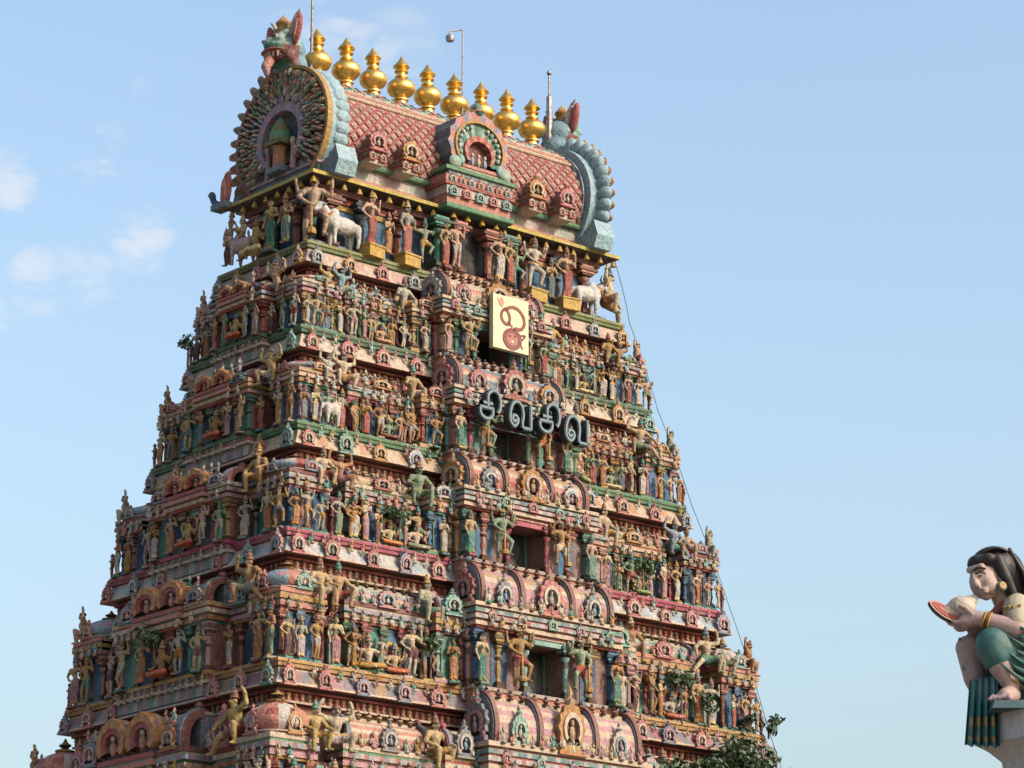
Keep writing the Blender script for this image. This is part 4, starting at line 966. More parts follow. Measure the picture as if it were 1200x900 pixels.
# kalasam finials
KA = MB()
KA.lathe([(.30, 0), (.30, .05), (.20, .08), (.18, .22), (.24, .25), (.24, .29), (.17, .33), (.20, .38), (.36, .46), (.435, .58), (.45, .68), (.42, .79), (.32, .90), (.20, .97), (.15, 1.0), (.20, 1.03), (.20, 1.06), (.13, 1.10), (.13, 1.17), (.21, 1.20), (.22, 1.23), (.13, 1.27), (.19, 1.34), (.26, 1.38), (.24, 1.42), (.17, 1.50), (.10, 1.60), (.05, 1.68), (.01, 1.75)], 24, W1)
KA_ME = KA.mesh('finial', GOLD, 50)
KB = MB(); KB.lathe([(.42, 0), (.40, .1), (.28, .16)], 12, [P['pink'], P['aqua']]); KB_ME = KB.mesh('finial_base')
for k in range(9):
    x = -4.3 + 8.6 * k / 8
    link('finial', KA_ME, ROOF, (x, 0, 36.99), 0, (rnd.uniform(.97, 1.03), rnd.uniform(.97, 1.03), rnd.uniform(.985, 1.015)), rot=(rnd.uniform(-.02, .02), rnd.uniform(-.025, .025), rnd.uniform(0, 6))); link('finial_base', KB_ME, ROOF, (x, 0, 36.92))
# central gabled dormer
DO = MB()
o1 = horse(1.42, 1.22, 1.12, 22, 128, .18)
DO.band(horse(1.18, 1.0, 1.08, 22, 128), [(x * (1.05 if k % 2 else .97), z + (.05 if k % 2 else 0)) for k, (x, z) in enumerate(o1)], -.1, 1.3, [P['pink'], P['salmon'], P['lilac']], P['slate'])
DO.band(horse(1.10, .93, 1.07, 22, 128), horse(1.19, 1.01, 1.08, 22, 128), -.17, .3, P['ochre'])
DO.band(horse(.72, .62, .9, 22, 128), horse(1.11, .94, 1.07, 22, 128), -.06, .3, [P['leaf'], P['teal'], P['mint'], P['leaf'], P['aqua']])
DO.band(horse(.56, .5, .82, 16, 128), horse(.73, .63, .9, 16, 128), -.16, .3, [P['salmon'], P['red']])
DO.prism(horse(.57, .51, .82, 16, 128), .12, .3, P['maroon'])
DO.box(-1.25, 1.25, -.12, 1.2, -.02, .22, P['cream']); DO.box(-1.0, 1.0, -.16, .2, .22, .34, P['salmon'])
for s in (-1, 1):
    DO.ell((s * 1.2, -.16, .3), (.28, .14, .26), P['mint'], 10, 6); DO.ell((s * .92, -.18, .42), (.16, .1, .2), P['aqua'], 8, 5)
    for q in range(7):
        t = R(25 + q * 14) * s; DO.ell((math.sin(t) * .95, -.12, 1.05 + .82 * math.cos(t)), (.09, .07, .09), (P['mint'], P['aqua'], P['pale'])[q % 3], 6, 4)
for x in (-.3, 0, .3): DO.ell((x, -.06, .55), (.09, .08, .18), P['sky'] if x else P['cream'], 8, 5); DO.ell((x, -.08, .78), (.07, .06, .08), P['pale'], 8, 5)
DO.lathe([(.18, 2.36), (.26, 2.46), (.14, 2.56), (.2, 2.66), (.02, 2.86)], 8, [P['teal'], P['salmon'], P['mint'], P['teal']])
tput('dormer', DO.mesh('dormer'), 'front', 0, -.18, 34.28, (.82, .9, .86))
SD = MB(); SD.box(-.34, .34, -.1, .8, -.1, .34, P['cream']); SD.box(-.40, .40, -.14, .8, .10, .17, P['red']); SD.dashes(-.38, .38, -.13, .8, .22, .28, [P['green'], P['pale']], .12); SD.box(-.42, .42, -.17, .8, .34, .40, P['salmon'])
SD.prism([(-.33, .4), (.33, .4), (.38, .62), (.26, .88), (0, 1.12), (-.26, .88), (-.38, .62)], -.06, .9, P['tan'], P['brown']); SD_ME = SD.mesh('small_dormer')
for x in (-3.75, -2.5, 2.5, 3.75):
    tput('small_dormer', SD_ME, 'front', x, .08, 33.95, (.8, 1, .84)); tput('arch_ornament', KUDU[3 if abs(x) < 3 else 0], 'front', x, -.03, 34.27, (.68, .9, .62))
    for q in (-1, 1): tput('arch_ornament', KUDU[4], 'front', x + q * .2, -.06, 33.96, (.26, .4, .26))

# ------------------------------------------------------------------ gable ends with monster heads
def gable(face_rz, u, blue_back):
    def gput(name, m_, parent=None, mat=None, color=None):
        return link(name, m_.mesh(name, mat), tower if parent is None else parent, (u, 0, 0) if parent is None else (0, 0, 0), face_rz if parent is None else 0, 1, color)
    CZ = 35.0
    m = MB()
    sk_ = hx('9cc6d8')
    m.band(horse(1.78, 1.62, CZ, 28, 140), horse(2.24, 2.05, CZ, 28, 140), -.10, .64, [P['maroon'], hx('6a3a44')], sk_)
    m.band(horse(1.70, 1.55, CZ, 28, 140), horse(1.95, 1.75, CZ, 28, 140), .62, .72, [P['slate'], P['sky']], P['pale'])
    G = gput('gable_arch', m)
    m = MB(); m.band(horse(2.19, 2.0, CZ, 28, 140), horse(2.30, 2.10, CZ, 28, 140), -.17, .02, [P['brown']] * 15 + [P['ochre']] * 13 if face_rz < 0 else P['slate']); gput('gilt_edge', m, G)
    m = MB(); m.band(horse(1.72, 1.56, CZ, 28, 140), horse(2.02, 1.82, CZ, 28, 140), .72, .76, [hx('8fb2c4'), P['slate'], hx('b8c8cc')]); gput('scroll_band', m, G)
    # hooked feet
    for s in (-1, 1):
        m = MB(); pts = [(1.30, 33.45), (1.75, 33.22), (2.45, 33.15), (2.62, 33.55), (2.45, 34.05), (2.22, 33.75), (1.85, 33.65), (1.5, 33.85)]
        m.prism([(x * s, z) for x, z in pts], .0, .7, P['slate'], sk_); m.prism([(x * s, z) for x, z in pts][::-1], .70, .72, sk_)
        gput('hooked_foot', m, G)
    # fronds that ring the arch
    FR = MB(); FR.ell((0, .10, .10), (.30, .22, .42) if face_rz > 0 else (.21, .13, .40), sk_, 12, 8); FR.ell((0, -.06, .16), (.19, .12, .40), P['tan'], 10, 6); FR.ell((0, -.13, .24), (.12, .09, .24), P['salmon'], 8, 5); FR.ell((0, -.2, .26), (.05, .05, .12), P['teal'], 6, 4)
    fme = FR.mesh('frond')
    LB = MB(); LB.ell((0, .34, .03), (.22, .30, .13), sk_, 12, 8); lme = LB.mesh('frond')
    for k in range(27):
        t = R(-128 + 256 * k / 26)
        if abs(k - 13) < 2: continue
        if face_rz < 0 and t > R(12):
            link('frond', lme, G, (2.16 * math.sin(t), .1, CZ + 1.97 * math.cos(t)), 0, 1, None, rot=(0, t, 0)); continue
        link('frond', fme, G, (2.28 * math.sin(t), .1, CZ + 2.08 * math.cos(t)), 0, (.8, 1, 1.12) if face_rz < 0 else (.82, .9, .78), None, rot=(0, t, 0))
    # rows of petals
    for r_, n_, cs in ((2.04, 58, (P['tan'], P['jade'], P['salmon'])), (1.86, 54, (P['wheat'], P['teal'], P['cream'], P['pink'])), (1.68, 48, (P['jade'], P['salmon'], P['wheat'])), (1.51, 44, (P['jade'], P['tan'], P['ash'])), (1.35, 38, (P['pale'], P['ash'])), (1.2, 34, (P['lilac'], P['pale']))):
        m = MB()
        for k in range(n_):
            t = R(-132 + 264 * k / (n_ - 1)); q = Matrix.Rotation(t, 3, 'Y')
            t += rnd.uniform(-.03, .03); rj = r_ + rnd.uniform(-.04, .04); sj = rnd.uniform(.75, 1.25)
            m.ell((rj * math.sin(t), -.16 + rnd.uniform(-.04, .04), CZ + rj * .91 * math.cos(t)), (.055 * sj, .13 * sj, .13 * sj), jit(cs[k % len(cs)], .25), 6, 4, q)
        tag(gput('petal_row', m, G), kind='stuff')
    m = MB()
    m.band(horse(.92, .85, 34.85, 20, 140), horse(1.18, 1.08, 34.9, 20, 140), -.22, .3, [P['lilac'], P['pink']])
    m.band(horse(1.16, 1.06, 34.9, 20, 140), horse(1.75, 1.6, CZ, 20, 140), -.06, .3, hx('4a3a34'))
    m.prism(horse(.93, .86, 34.85, 18, 140), .16, .3, P['slate'])
    m.box(-1.75, 1.75, -.1, .4, 33.35, 33.62, P['slate']); m.dashes(-1.8, 1.8, -.16, .4, 33.62, 33.72, [P['pink'], P['pale'], P['slate']], .3); m.box(-1.7, 1.7, -.06, .4, 33.2, 33.35, P['pink']); m.box(-1.5, 1.5, -.02, .4, 33.72, 34.0, P['grey'])
    gput('gable_niche', m, G)
    m = MB(); m.box(-.35, .35, -.45, .1, 33.72, 33.9, P['slate']); m.lathe([(.22, 33.9), (.2, 34.5), (.27, 34.55), (.2, 34.6)], 10, [P['orange'], P['ochre'], P['red']], (0, -.2, 0)); m.box(-.38, .38, -.5, .1, 34.6, 34.72, P['olive']); m.lathe([(.36, 34.72), (.34, 35.0), (.2, 35.3), (.05, 35.5)], 10, [P['green'], P['olive'], P['green']], (0, -.18, 0))
    for s in (-1, 1): m.rcone((s * .62, -.15, 33.8), .11, (s * .62, -.15, 34.5), .08, P['pink']); m.ell((s * .62, -.18, 34.62), (.1, .1, .13), P['cream'], 8, 5)
    gput('gable_shrine', m, G)
    return G
def monster(face_rz, u, name_label):
    o = bpy.data.objects.new('monster_head', None); col.objects.link(o)
    o.location = tw(u, 0, 36.95); o.rotation_euler = (0, 0, YAW + face_rz); o.scale = (1.25, 1.25, 1.22)
    tag(o, name_label, 'statue')
    def part(n, me, **k): return link(n, me, o, **k)
    skin_ = [('e', (0, .1, .62), (.46, .42, .42)), ('e', (0, -.22, .62), (.34, .34, .22)), ('e', (0, .25, .2), (.42, .35, .4)), ((-.3, -.1, .35), .16, (.3, -.1, .35), .16), ('e', (-.24, -.34, .78), (.13, .12, .12)), ('e', (.24, -.34, .78), (.13, .12, .12)),
             ((-.16, -.3, .84), .10, (-.36, -.22, .95), .07), ((.16, -.3, .84), .10, (.36, -.22, .95), .07), ('e', (0, -.48, .68), (.16, .12, .12))]
    def cf(c):
        if c.y > .15: return hx('6f9db4')
        return P['aqua'] if c.z > .62 else (P['teal'] if abs(c.x) < .3 else P['maroon'])
    part('head', blob('head', skin_, .045, PAINT, cf, .5))
    m = MB(); m.ell((0, -.36, .46), (.36, .24, .08), P['red'], 12, 6); m.ell((0, -.30, .32), (.3, .16, .12), P['maroon'], 12, 6); part('mouth', m.mesh('mouth'))
    m = MB()
    for k in range(6):
        x = -.25 + .1 * k; m.lathe([(.012, -.17), (.055, 0)], 6, P['cream'], (x, -.52 + abs(x) * .5, .45))
    part('teeth', m.mesh('teeth'))
    m = MB(); m.rcone((0, -.36, .36), .13, (.02, -.56, .02), .12, P['salmon']); m.rcone((.02, -.56, .02), .12, (.03, -.54, -.16), .07, P['pink']); part('tongue', m.mesh('tongue'))
    for s in (-1, 1):
        m = MB(); m.ell((s * .52, -.02, 1.02), (.13, .10, .42), P['red'], 10, 8, Matrix.Rotation(R(14) * s, 3, 'Y')); m.ell((s * .53, -.08, 1.0), (.07, .06, .3), P['salmon'], 8, 6, Matrix.Rotation(R(14) * s, 3, 'Y')); part('ear', m.mesh('ear'))
        m = MB(); pts = [(s * .28, .0, .95), (s * .34, .0, 1.2), (s * .44, 0, 1.4), (s * .58, 0, 1.52)]
        for k in range(3): m.rcone(pts[k], .11 - .03 * k, pts[k + 1], .08 - .03 * k, P['pale'])
        part('horn', m.mesh('horn'))
        m = MB(); m.ell((s * .24, -.44, .79), (.075, .05, .075), P['white'], 8, 6); m.ell((s * .24, -.485, .79), (.035, .02, .035), P['black'], 6, 4); part('eye', m.mesh('eye'))
    m = MB(); m.lathe([(.2, 0), (.24, .12), (.14, .2), (.2, .32), (.12, .42), (.02, .55)], 10, [P['ochre'], P['olive'], P['ochre'], P['orange'], P['tan']], (0, -.05, .98)); part('crest', m.mesh('crest'))
    m = MB()
    for k in range(8): m.ell((-.42, -.2, .25 - k * .1), (.06, .06, .06), P['tan'] if k % 2 else P['brown'], 6, 4)
    part('bead_string', m.mesh('bead_string'))
    return o
gable(R(-90), -5.45, True); gable(R(90), 5.45, True)
monster(R(-90), -5.55, 'horned monster head with pink tongue above the left gable')
monster(R(90), 5.55, 'blue-backed monster head seen from behind above the right gable')
# corner ornaments of the great eave
for (u, v, rz) in ((-EA, EB, R(-45 - 90)), (EA, -EB, R(45)), (-EA, -EB, R(-45))):
    m = MB(); m.prism([(-.25, 0), (.25, 0), (.3, .4), (.08, .95), (0, 1.1), (-.12, .8), (-.3, .4)], -.06, .06, P['red'], P['maroon']); m.rcone((0, -.1, -.05), .12, (0, -.5, .12), .06, P['navy']); m.rcone((0, -.5, .12), .06, (0, -.55, .32), .10, P['navy'])
    if (u, v) == (-EA, EB):
        m = MB(); m.ell((0, 0, .45), (.24, .12, .62), P['red'], 10, 6, Matrix.Rotation(R(8), 3, 'Y')); m.ell((0, -.09, .4), (.14, .07, .45), P['salmon'], 8, 5); m.rcone((-.3, 0, .0), .16, (-.62, 0, .25), .09, P['navy']); m.rcone((-.62, 0, .25), .09, (-.72, 0, .5), .11, P['navy']); m.rcone((-.72, 0, .5), .10, (-.9, 0, .52), .03, P['slate']); m.box(-.5, .2, -.2, .2, -.12, .06, P['slate'])
        link('corner_leaf', m.mesh('corner_leaf'), TOP, (u - .05, v - .15, 33.2), R(-90))

# ------------------------------------------------------------------ statues of the top storey
yS = .08
for x, sk1, cl1, ex_, key, h in ((-3.85, 'pink', 'red', 'yellow', 'swaying', 1.55), (-2.5, 'grey', 'red', 'yellow', 'attendant', 1.55), (-1.85, 'green', 'yellow', None, 'dancing', 1.3), (-1.25, 'tan', 'red', 'pedestal', 'lady', 1.35), (-.84, 'pink', 'white', None, 'swaying_short', 1.45),
                             (.86, 'pink', 'white', None, 'swaying', 1.45), (1.3, 'tan', 'red', None, 'lady', 1.35), (1.75, 'green', 'teal', None, 'dancing', 1.3), (2.5, 'pale', 'white', 'yellow', 'guardian', 1.55), (3.85, 'pink', 'red', 'yellow', 'swaying', 1.55), (-3.2, 'tan', 'orange', None, 'praying', 1.2), (3.2, 'tan', 'blue', None, 'praying', 1.2)):
    tstat(key, 'front', x, yS - (.28 if abs(x) < 1.4 else 0), ZF + (.12 if ex_ == 'yellow' else 0), h, sk1, cl1, rz=rnd.uniform(-.2, .2), extra=ex_)
tstat('guardian', 'front', -5.75, .35, z0 + .05, 2.0, 'pink', 'maroon', rz=R(-25), extra='mace')
tstat('giant_straddling', 'front', 5.75, .35, z0 + .35, 1.5, 'cream', 'orange', rz=R(40))
for x, sk1, cl1, key, h, ex_ in ((1.2, 'brown', 'green', 'attendant', 1.4, None), (.45, 'golden', 'teal', 'lady', 1.5, 'pedestal'), (-.25, 'golden', 'white', 'deity', 1.3, 'halo'), (-.95, 'tan', 'red', 'praying', 1.3, None), (-1.6, 'tan', 'maroon', 'swaying', 1.4, None)):
    tstat(key, 'left', x, -.02, z0 + .12, h, sk1, cl1, rz=rnd.uniform(-.2, .2), extra=ex_)

# ------------------------------------------------------------------ animals
def bull(u, v, z, rz, s, label, c=P['white']):
    p = [('e', (.0, 0, .62), (.52, .24, .26)), ('e', (-.38, 0, .70), (.26, .22, .28)), ('e', (-.30, 0, .95), (.16, .12, .14)), ((-.5, 0, .78), .16, (-.72, -.02, 1.02), .12), ('e', (-.82, -.03, 1.05), (.14, .11, .13)), ((-.86, -.03, 1.02), .10, (-1.02, -.05, .88), .075),
         ((-.38, -.14, .55), .11, (-.40, -.15, .28), .06), ((-.40, -.15, .28), .06, (-.40, -.15, .03), .055), ((-.36, .14, .55), .11, (-.34, .15, .03), .055), ((.38, -.14, .58), .14, (.44, -.16, .32), .07), ((.44, -.16, .32), .06, (.40, -.16, .03), .055), ((.36, .14, .58), .14, (.36, .15, .03), .055),
         ((.5, 0, .75), .05, (.60, 0, .45), .03), ((.60, 0, .45), .03, (.58, -.02, .2), .045), ((-.80, -.12, 1.08), .05, (-.76, -.25, 1.05), .03), ((-.80, .1, 1.08), .05, (-.76, .22, 1.05), .03)]
    o = link('bull_statue', blob('bull_statue', p, .035, PAINT, None, .4), None, tw(u, v, z), YAW + rz, s, c)
    m = MB()
    for q in (-1, 1): m.rcone((-.82, q * .07, 1.15), .04, (-.82, q * .14, 1.30), .03, P['dark']); m.rcone((-.82, q * .14, 1.30), .03, (-.85, q * .1, 1.44), .012, P['dark'])
    link('horns', m.mesh('horns'), o)
    m = MB(); m.lathe([(.19, -.05), (.2, .0), (.19, .05)], 12, [P['gold'], P['red']], (0, 0, 0)); link('garland', m.mesh('garland'), o, (-.56, 0, .82), 0, 1, None, rot=(0, R(-40), 0))
    tag(o, label, 'statue')
    return o
bull(-4.75, -b0 + .25, z0 + .12, 0, 1.05, 'white bull statue on the top storey near the left corner')
bull(4.75, -b0 + .25, z0 + .12, R(180), 1.0, 'white bull statue on the top storey near the right end')
zz, aa, bb_ = LV[2]
bull(-aa + 1.15, -bb_ + .05, zz + .04, R(200), .75, 'small grey-white bull statue at the corner of the third green ledge', P['pale'])
bull(-.55, -LV[4][2] - .75, LV[4][0] - 1.60, 0, .62, 'white calf statue facing left on the lowest doorway cornice')
bull(.75, -LV[4][2] - .75, LV[4][0] - 1.60, R(180), .62, 'white calf statue facing right on the lowest doorway cornice')
bull(-LV[0][1] - .02, .9, z0 + .05, R(-90), .9, 'pinkish kneeling bull statue under the left gable', hx('c9a4a0'))

# ------------------------------------------------------------------ sculpted trees (painted stucco) and living plants
def leaf_cloud(n, rad, size, seed, squash=.8, hollow=.35, lobes=5):
    r = random.Random(seed); m = MB()
    cs = [(Vector((r.uniform(-.6, .6) * rad, r.uniform(-.5, .5) * rad, r.uniform(-.45, .55) * rad * squash)), rad * r.uniform(.35, .62)) for _ in range(lobes)]
    for k in range(n):
        c, rr = r.choice(cs)
        d = Vector((r.gauss(0, 1), r.gauss(0, 1), r.gauss(0, 1))).normalized()
        p = c + d * rr * (hollow + (1 - hollow) * r.random()) ; p.z = p.z
        nrm = (d + Vector((r.uniform(-.9, .9), r.uniform(-.9, .9), r.uniform(-.2, 1.0)))).normalized()
        t = nrm.cross(Vector((r.uniform(-1, 1), r.uniform(-1, 1), r.uniform(-1, 1)))).normalized(); b = nrm.cross(t)
        s = size * r.uniform(.6, 1.25)
        m.add([p - t * s, p - b * s * .45 + nrm * s * .1, p + t * s, p + b * s * .45 + nrm * s * .1], [(0, 1, 2, 3)], W1)
    return m, cs
def plant(name, loc, rad, n, size, seed, label, cat='plant', trunk_h=.5, squash=.8, lobes=5, mat=None):
    o = bpy.data.objects.new(name, None); col.objects.link(o); o.location = loc; tag(o, label, cat)
    m, cs = leaf_cloud(n, rad, size, seed, squash, .3, lobes)
    link('crown', m.mesh('crown', mat or LEAF, 0), o, (0, 0, trunk_h + rad * .5))
    t = MB(); top = Vector((0, 0, trunk_h + rad * .3)); t.rcone((0, 0, -.05), .05 * rad + .015, top, .035 * rad + .01, W1)
    for c, rr in cs: t.rcone(top, .03 * rad + .008, c + Vector((0, 0, trunk_h + rad * .5)), .008, W1, 6, 2)
    link('trunk', t.mesh('trunk', BARK), o)
    return o
STUCCO_LEAF = leaf_mat('painted_leaves', (.03, .06, .025), (.07, .11, .045))
def front_spot(i, x, y=.1): return tw(x, -LV[i][2] + y, LV[i][0])
def left_spot(i, x, y=.1): return tw(-LV[i][1] + y, -x, LV[i][0])
plant('sculpted_tree', front_spot(3, -.52 * 8.3, .12), .42, 260, .10, 1, 'dark green stucco tree over figures left of the pink-pillared doorway', 'tree', .75, .5, 6, STUCCO_LEAF)
plant('sculpted_tree', front_spot(3, .60 * 8.3, .12), .42, 260, .10, 2, 'dark green stucco tree over figures right of the pink-pillared doorway', 'tree', .75, .5, 6, STUCCO_LEAF)
plant('sculpted_tree', front_spot(4, -.42 * 9.08, .1), .38, 220, .10, 3, 'small green stucco tree left of the teal-pillared doorway', 'tree', .85, .5, 6, STUCCO_LEAF)
plant('sculpted_tree', front_spot(4, .62 * 9.08, .0), .45, 300, .09, 4, 'large dark stucco tree above figures right of the teal-pillared doorway', 'tree', 1.0, .6, 7, STUCCO_LEAF)
plant('sculpted_tree', left_spot(4, -.3, -.25), .55, 340, .11, 5, 'dark stucco tree on the shaded left side of the orange ledge', 'tree', 1.15, .6, 7, STUCCO_LEAF)

# ------------------------------------------------------------------ signs
def ribbon(pts, hw):
    l, r_ = [], []
    for k, p in enumerate(pts):
        a = Vector(pts[max(0, k - 1)]); b = Vector(pts[min(len(pts) - 1, k + 1)]); d = (b - a)
        d = d.normalized() if d.length > 1e-6 else Vector((1, 0))
        nn = Vector((-d.y, d.x)); l.append(tuple(Vector(p) + nn * hw)); r_.append(tuple(Vector(p) - nn * hw))
    return l, r_
def smooth_path(pts, n=6):
    o = []
    for k in range(len(pts) - 1):
        p0 = Vector(pts[max(0, k - 1)]); p1 = Vector(pts[k]); p2 = Vector(pts[k + 1]); p3 = Vector(pts[min(len(pts) - 1, k + 2)])
        for q in range(n):
            t = q / n
            o.append(tuple(.5 * ((2 * p1) + (-p0 + p2) * t + (2 * p0 - 5 * p1 + 4 * p2 - p3) * t * t + (-p0 + 3 * p1 - 3 * p2 + p3) * t ** 3)))
    o.append(tuple(pts[-1])); return o
VA = [smooth_path([(.30, .30), (.22, .20), (.12, .28), (.16, .42), (.30, .42), (.38, .28), (.30, .10), (.16, .04), (.02, .22), (.02, .55), (.14, .88), (.36, .98), (.56, .82), (.62, .5), (.58, .20), (.60, .03)]), [(.60, .03), (.80, .03), (1.0, .03)], [(.98, .0), (.98, .45), (.98, .95)]]
SI = [smooth_path([(.02, .42), (.04, .16), (.22, .02), (.44, .04), (.58, .22), (.56, .44)]), [(0, .43), (.3, .43), (.62, .43)], [(.36, .43), (.36, .58), (.36, .76)], [(.14, .62), (.35, .62), (.56, .62)], smooth_path([(.36, .74), (.38, .98), (.58, 1.16), (.82, 1.08), (.92, .78), (.90, .48), (.80, .30)])]
sg = bpy.data.objects.new('letter_sign', None); col.objects.link(sg); sg.location = tw(.22, -4.50, 25.94); sg.scale = (.86, 1, .86); sg.rotation_euler = (0, 0, YAW)
tag(sg, 'row of four blue-outlined Tamil letters mounted above a dark doorway', 'sign')
for strokes, x, z, w, h in ((SI, -2.15, .08, .98, .88), (VA, -.82, .02, .95, .92), (SI, .50, .10, .98, .88), (VA, 1.70, -.04, 1.02, .94)):
    b_, f_ = MB(), MB()
    for s_ in strokes:
        pts = [(px * w, pz * h) for px, pz in s_]
        l, r_ = ribbon(pts, .070); b_.band(l, r_, 0, .24, hx('2a3844')); l, r_ = ribbon(pts, .036); f_.band(l, r_, -.025, .0, hx('6f8a98'), hx('4a5f6b'))
    lo = link('letter', b_.mesh('letter', PAINT_FINE), sg, (x, 0, z)); link('letter_face', f_.mesh('letter_face', PAINT_FINE), lo)
m = MB()
for x in (-1.7, -.3, .95, 2.2): m.rcone((x, .15, .15), .025, (x, .75, .15), .025, P['slate'])
m.rcone((-2.1, .5, .02), .025, (2.6, .5, .02), .025, P['slate'])
link('bracket', m.mesh('bracket', PAINT_FINE), sg)

sp = bpy.data.objects.new('emblem_sign', None); col.objects.link(sp); sp.location = tw(.27, -3.66, 28.57); sp.rotation_euler = (0, 0, YAW)
tag(sp, 'cream panel bearing a maroon Tamil om symbol, fixed above the second doorway', 'sign')
m = MB(); m.box(-.69, .69, 0, .16, 0, 1.66, hx('fff2b8')); m.box(-.70, .70, .16, .18, -.01, 1.67, P['olive'])
link('panel', m.mesh('panel', PAINT_FINE), sp)
m = MB(); W_, H_ = 1.38, 1.66
def sx(px, py):     # photograph zoom coordinates -> panel coordinates (shear removed)
    x = (px - 215) / 380; y = 1 - (py - 130 - (px - 215) * .2) / 590
    return (-.69 + W_ * x, H_ * y)
mc = hx('7a2f2a')
for path, hw_ in (([(400, 460), (360, 470), (322, 440), (302, 390), (310, 330), (345, 300), (375, 340), (392, 410), (370, 470)], .045), ([(335, 315), (380, 285), (440, 280), (500, 320), (540, 390), (545, 470), (510, 520), (450, 515), (430, 540)], .05), ([(500, 590), (555, 590), (520, 640)], .03), ([(500, 680), (530, 735)], .025), ([(395, 470), (420, 500)], .02)):
    l, r_ = ribbon(smooth_path([sx(*q) for q in path]), hw_); m.band(l, r_, -.018, .0, mc)
c_ = sx(418, 630); ci = [(c_[0] + .30 * math.cos(R(a)), c_[1] + .27 * math.sin(R(a))) for a in range(0, 361, 20)]
l, r_ = ribbon(ci, .07); m.band(l, r_, -.018, 0, mc)
m.prism([(c_[0] + .26 * math.cos(R(a)), c_[1] + .23 * math.sin(R(a))) for a in range(0, 360, 20)], -.012, 0, hx('b0685e'))
for q, (dx, dz) in enumerate(((-.10, .08), (.10, .10), (0, -.08))): m.prism([(c_[0] + dx + .05 * math.cos(R(a)), c_[1] + dz + .04 * math.sin(R(a))) for a in range(0, 360, 40)], -.024, -.012, hx('fff2b8') if q == 2 else mc)
c_ = sx(295, 225); m.prism([(c_[0] - .14, c_[1] + .12), (c_[0] - .05, c_[1] - .1), (c_[0] + .06, c_[1] - .16), (c_[0] + .14, c_[1] + .02), (c_[0] + .02, c_[1] + .16), (c_[0] - .05, c_[1] + .04)], -.014, 0, hx('cf8a6a'))
link('emblem', m.mesh('emblem', PAINT_FINE), sp)
m = MB(); m.rcone((-.4, .18, .9), .03, (-.4, .6, .9), .03, P['dark']); m.rcone((.4, .18, .9), .03, (.4, .6, .9), .03, P['dark']); link('bracket', m.mesh('bracket', PAINT_FINE), sp)

# ------------------------------------------------------------------ rods, lamp, cable
def rod(u, v, z0_, z1_, r_, label, thick=None):
    m = MB(); m.rcone((0, 0, 0), r_, (0, 0, z1_ - z0_), r_ * .8, W1, 8)
    o = link('lightning_rod', m.mesh('lightning_rod', STEEL), None, tw(u, v, z0_), YAW); tag(o, label, 'rod')
    m = MB()
    if thick: m.rcone((0, 0, 0), r_ * 2.6, (0, 0, thick), r_ * 2.2, W1, 8)
    m.ell((0, 0, z1_ - z0_), (r_ * 2, r_ * 2, r_ * 2), W1, 8, 6); link('sleeve', m.mesh('sleeve', STEEL), o)
rod(-4.62, -.1, 36.9, 41.0, .05, 'thin grey lightning rod beside the horned monster head')
rod(4.98, -.1, 36.9, 39.75, .045, 'grey lightning rod at the right end of the roof ridge', 2.0)
lp = bpy.data.objects.new('lamp_post', None); col.objects.link(lp); lp.location = tw(1.12, -.35, 36.7); lp.rotation_euler = (0, 0, YAW); tag(lp, 'thin bent lamp post rising among the golden finials', 'lamp')
m = MB(); m.sweep([(0, 0, 0), (0, 0, 3.42), (-.52, 0, 3.22), (-.52, 0, 3.08)], .028, W1, 8); link('pole', m.mesh('pole', STEEL), lp)
m = MB(); m.lathe([(.03, .10), (.13, .04), (.15, -.04), (.12, -.14), (.02, -.18)], 12, W1, (-.52, 0, 3.02)); link('lamp_shade', m.mesh('lamp_shade', STEEL), lp)
pts = [(5.9, -2.1, 33.1)] + [(a + .16, -b - .05, z + .05) for z, a, b in LV[:6]] + [(10.9, -6.8, 8.6)]
m = MB(); P3 = []
for A, B in zip(pts[:-1], pts[1:]):
    for k in range(6):
        t = k / 6; s_ = -.18 * 4 * t * (1 - t) * .3
        P3.append((A[0] + (B[0] - A[0]) * t + s_ * -1, A[1] + (B[1] - A[1]) * t, A[2] + (B[2] - A[2]) * t))
P3.append(pts[-1]); m.sweep(P3, .011, W1, 6)
tag(link('cable', m.mesh('cable', WIRE), None, TC, YAW), 'thin dark cable running down the right edge of the tower', 'cable')

# living plants rooted in the masonry
plant('weed', tw(-6.80, 2.78, 28.2), .42, 70, .10, 21, 'weed sprouting from the left edge of the tower', 'plant', .45, .8, 4)
plant('weed', tw(-7.35, -6.15, 14.05), .5, 220, .10, 22, 'weed tuft on the lowest corner shrine at the front', 'plant', .2, .6, 5)
plant('shrub', tw(5.0, -6.25, 13.5), 1.0, 1200, .12, 23, 'broad dark green shrub growing at the bottom right of the tower', 'shrub', 2.1, .7, 8)
plant('shrub', tw(7.0, -6.25, 13.5), 1.15, 1700, .12, 24, 'dense dark shrub beside the cable at the tower bottom', 'shrub', 2.55, .85, 9)
plant('weed', tw(6.6, -5.25, 17.94), .36, 170, .09, 25, 'weed bush on the right part of the orange ledge', 'plant', .5, 1.1, 7)
plant('weed', tw(8.2, -5.25, 17.94), .32, 130, .09, 27, 'small weed at the right end of the orange ledge', 'plant', .1, .8, 5)
plant('weed', tw(9.15, -5.2, 17.9), .42, 130, .12, 26, 'sprig of leaves sticking out at the end of the orange ledge', 'plant', .1, 1.0, 4)
plant('weed', tw(9.35, -5.3, 17.05), .5, 170, .12, 28, 'lower sprig of leaves just below the end of the orange ledge', 'plant', .05, .8, 4)

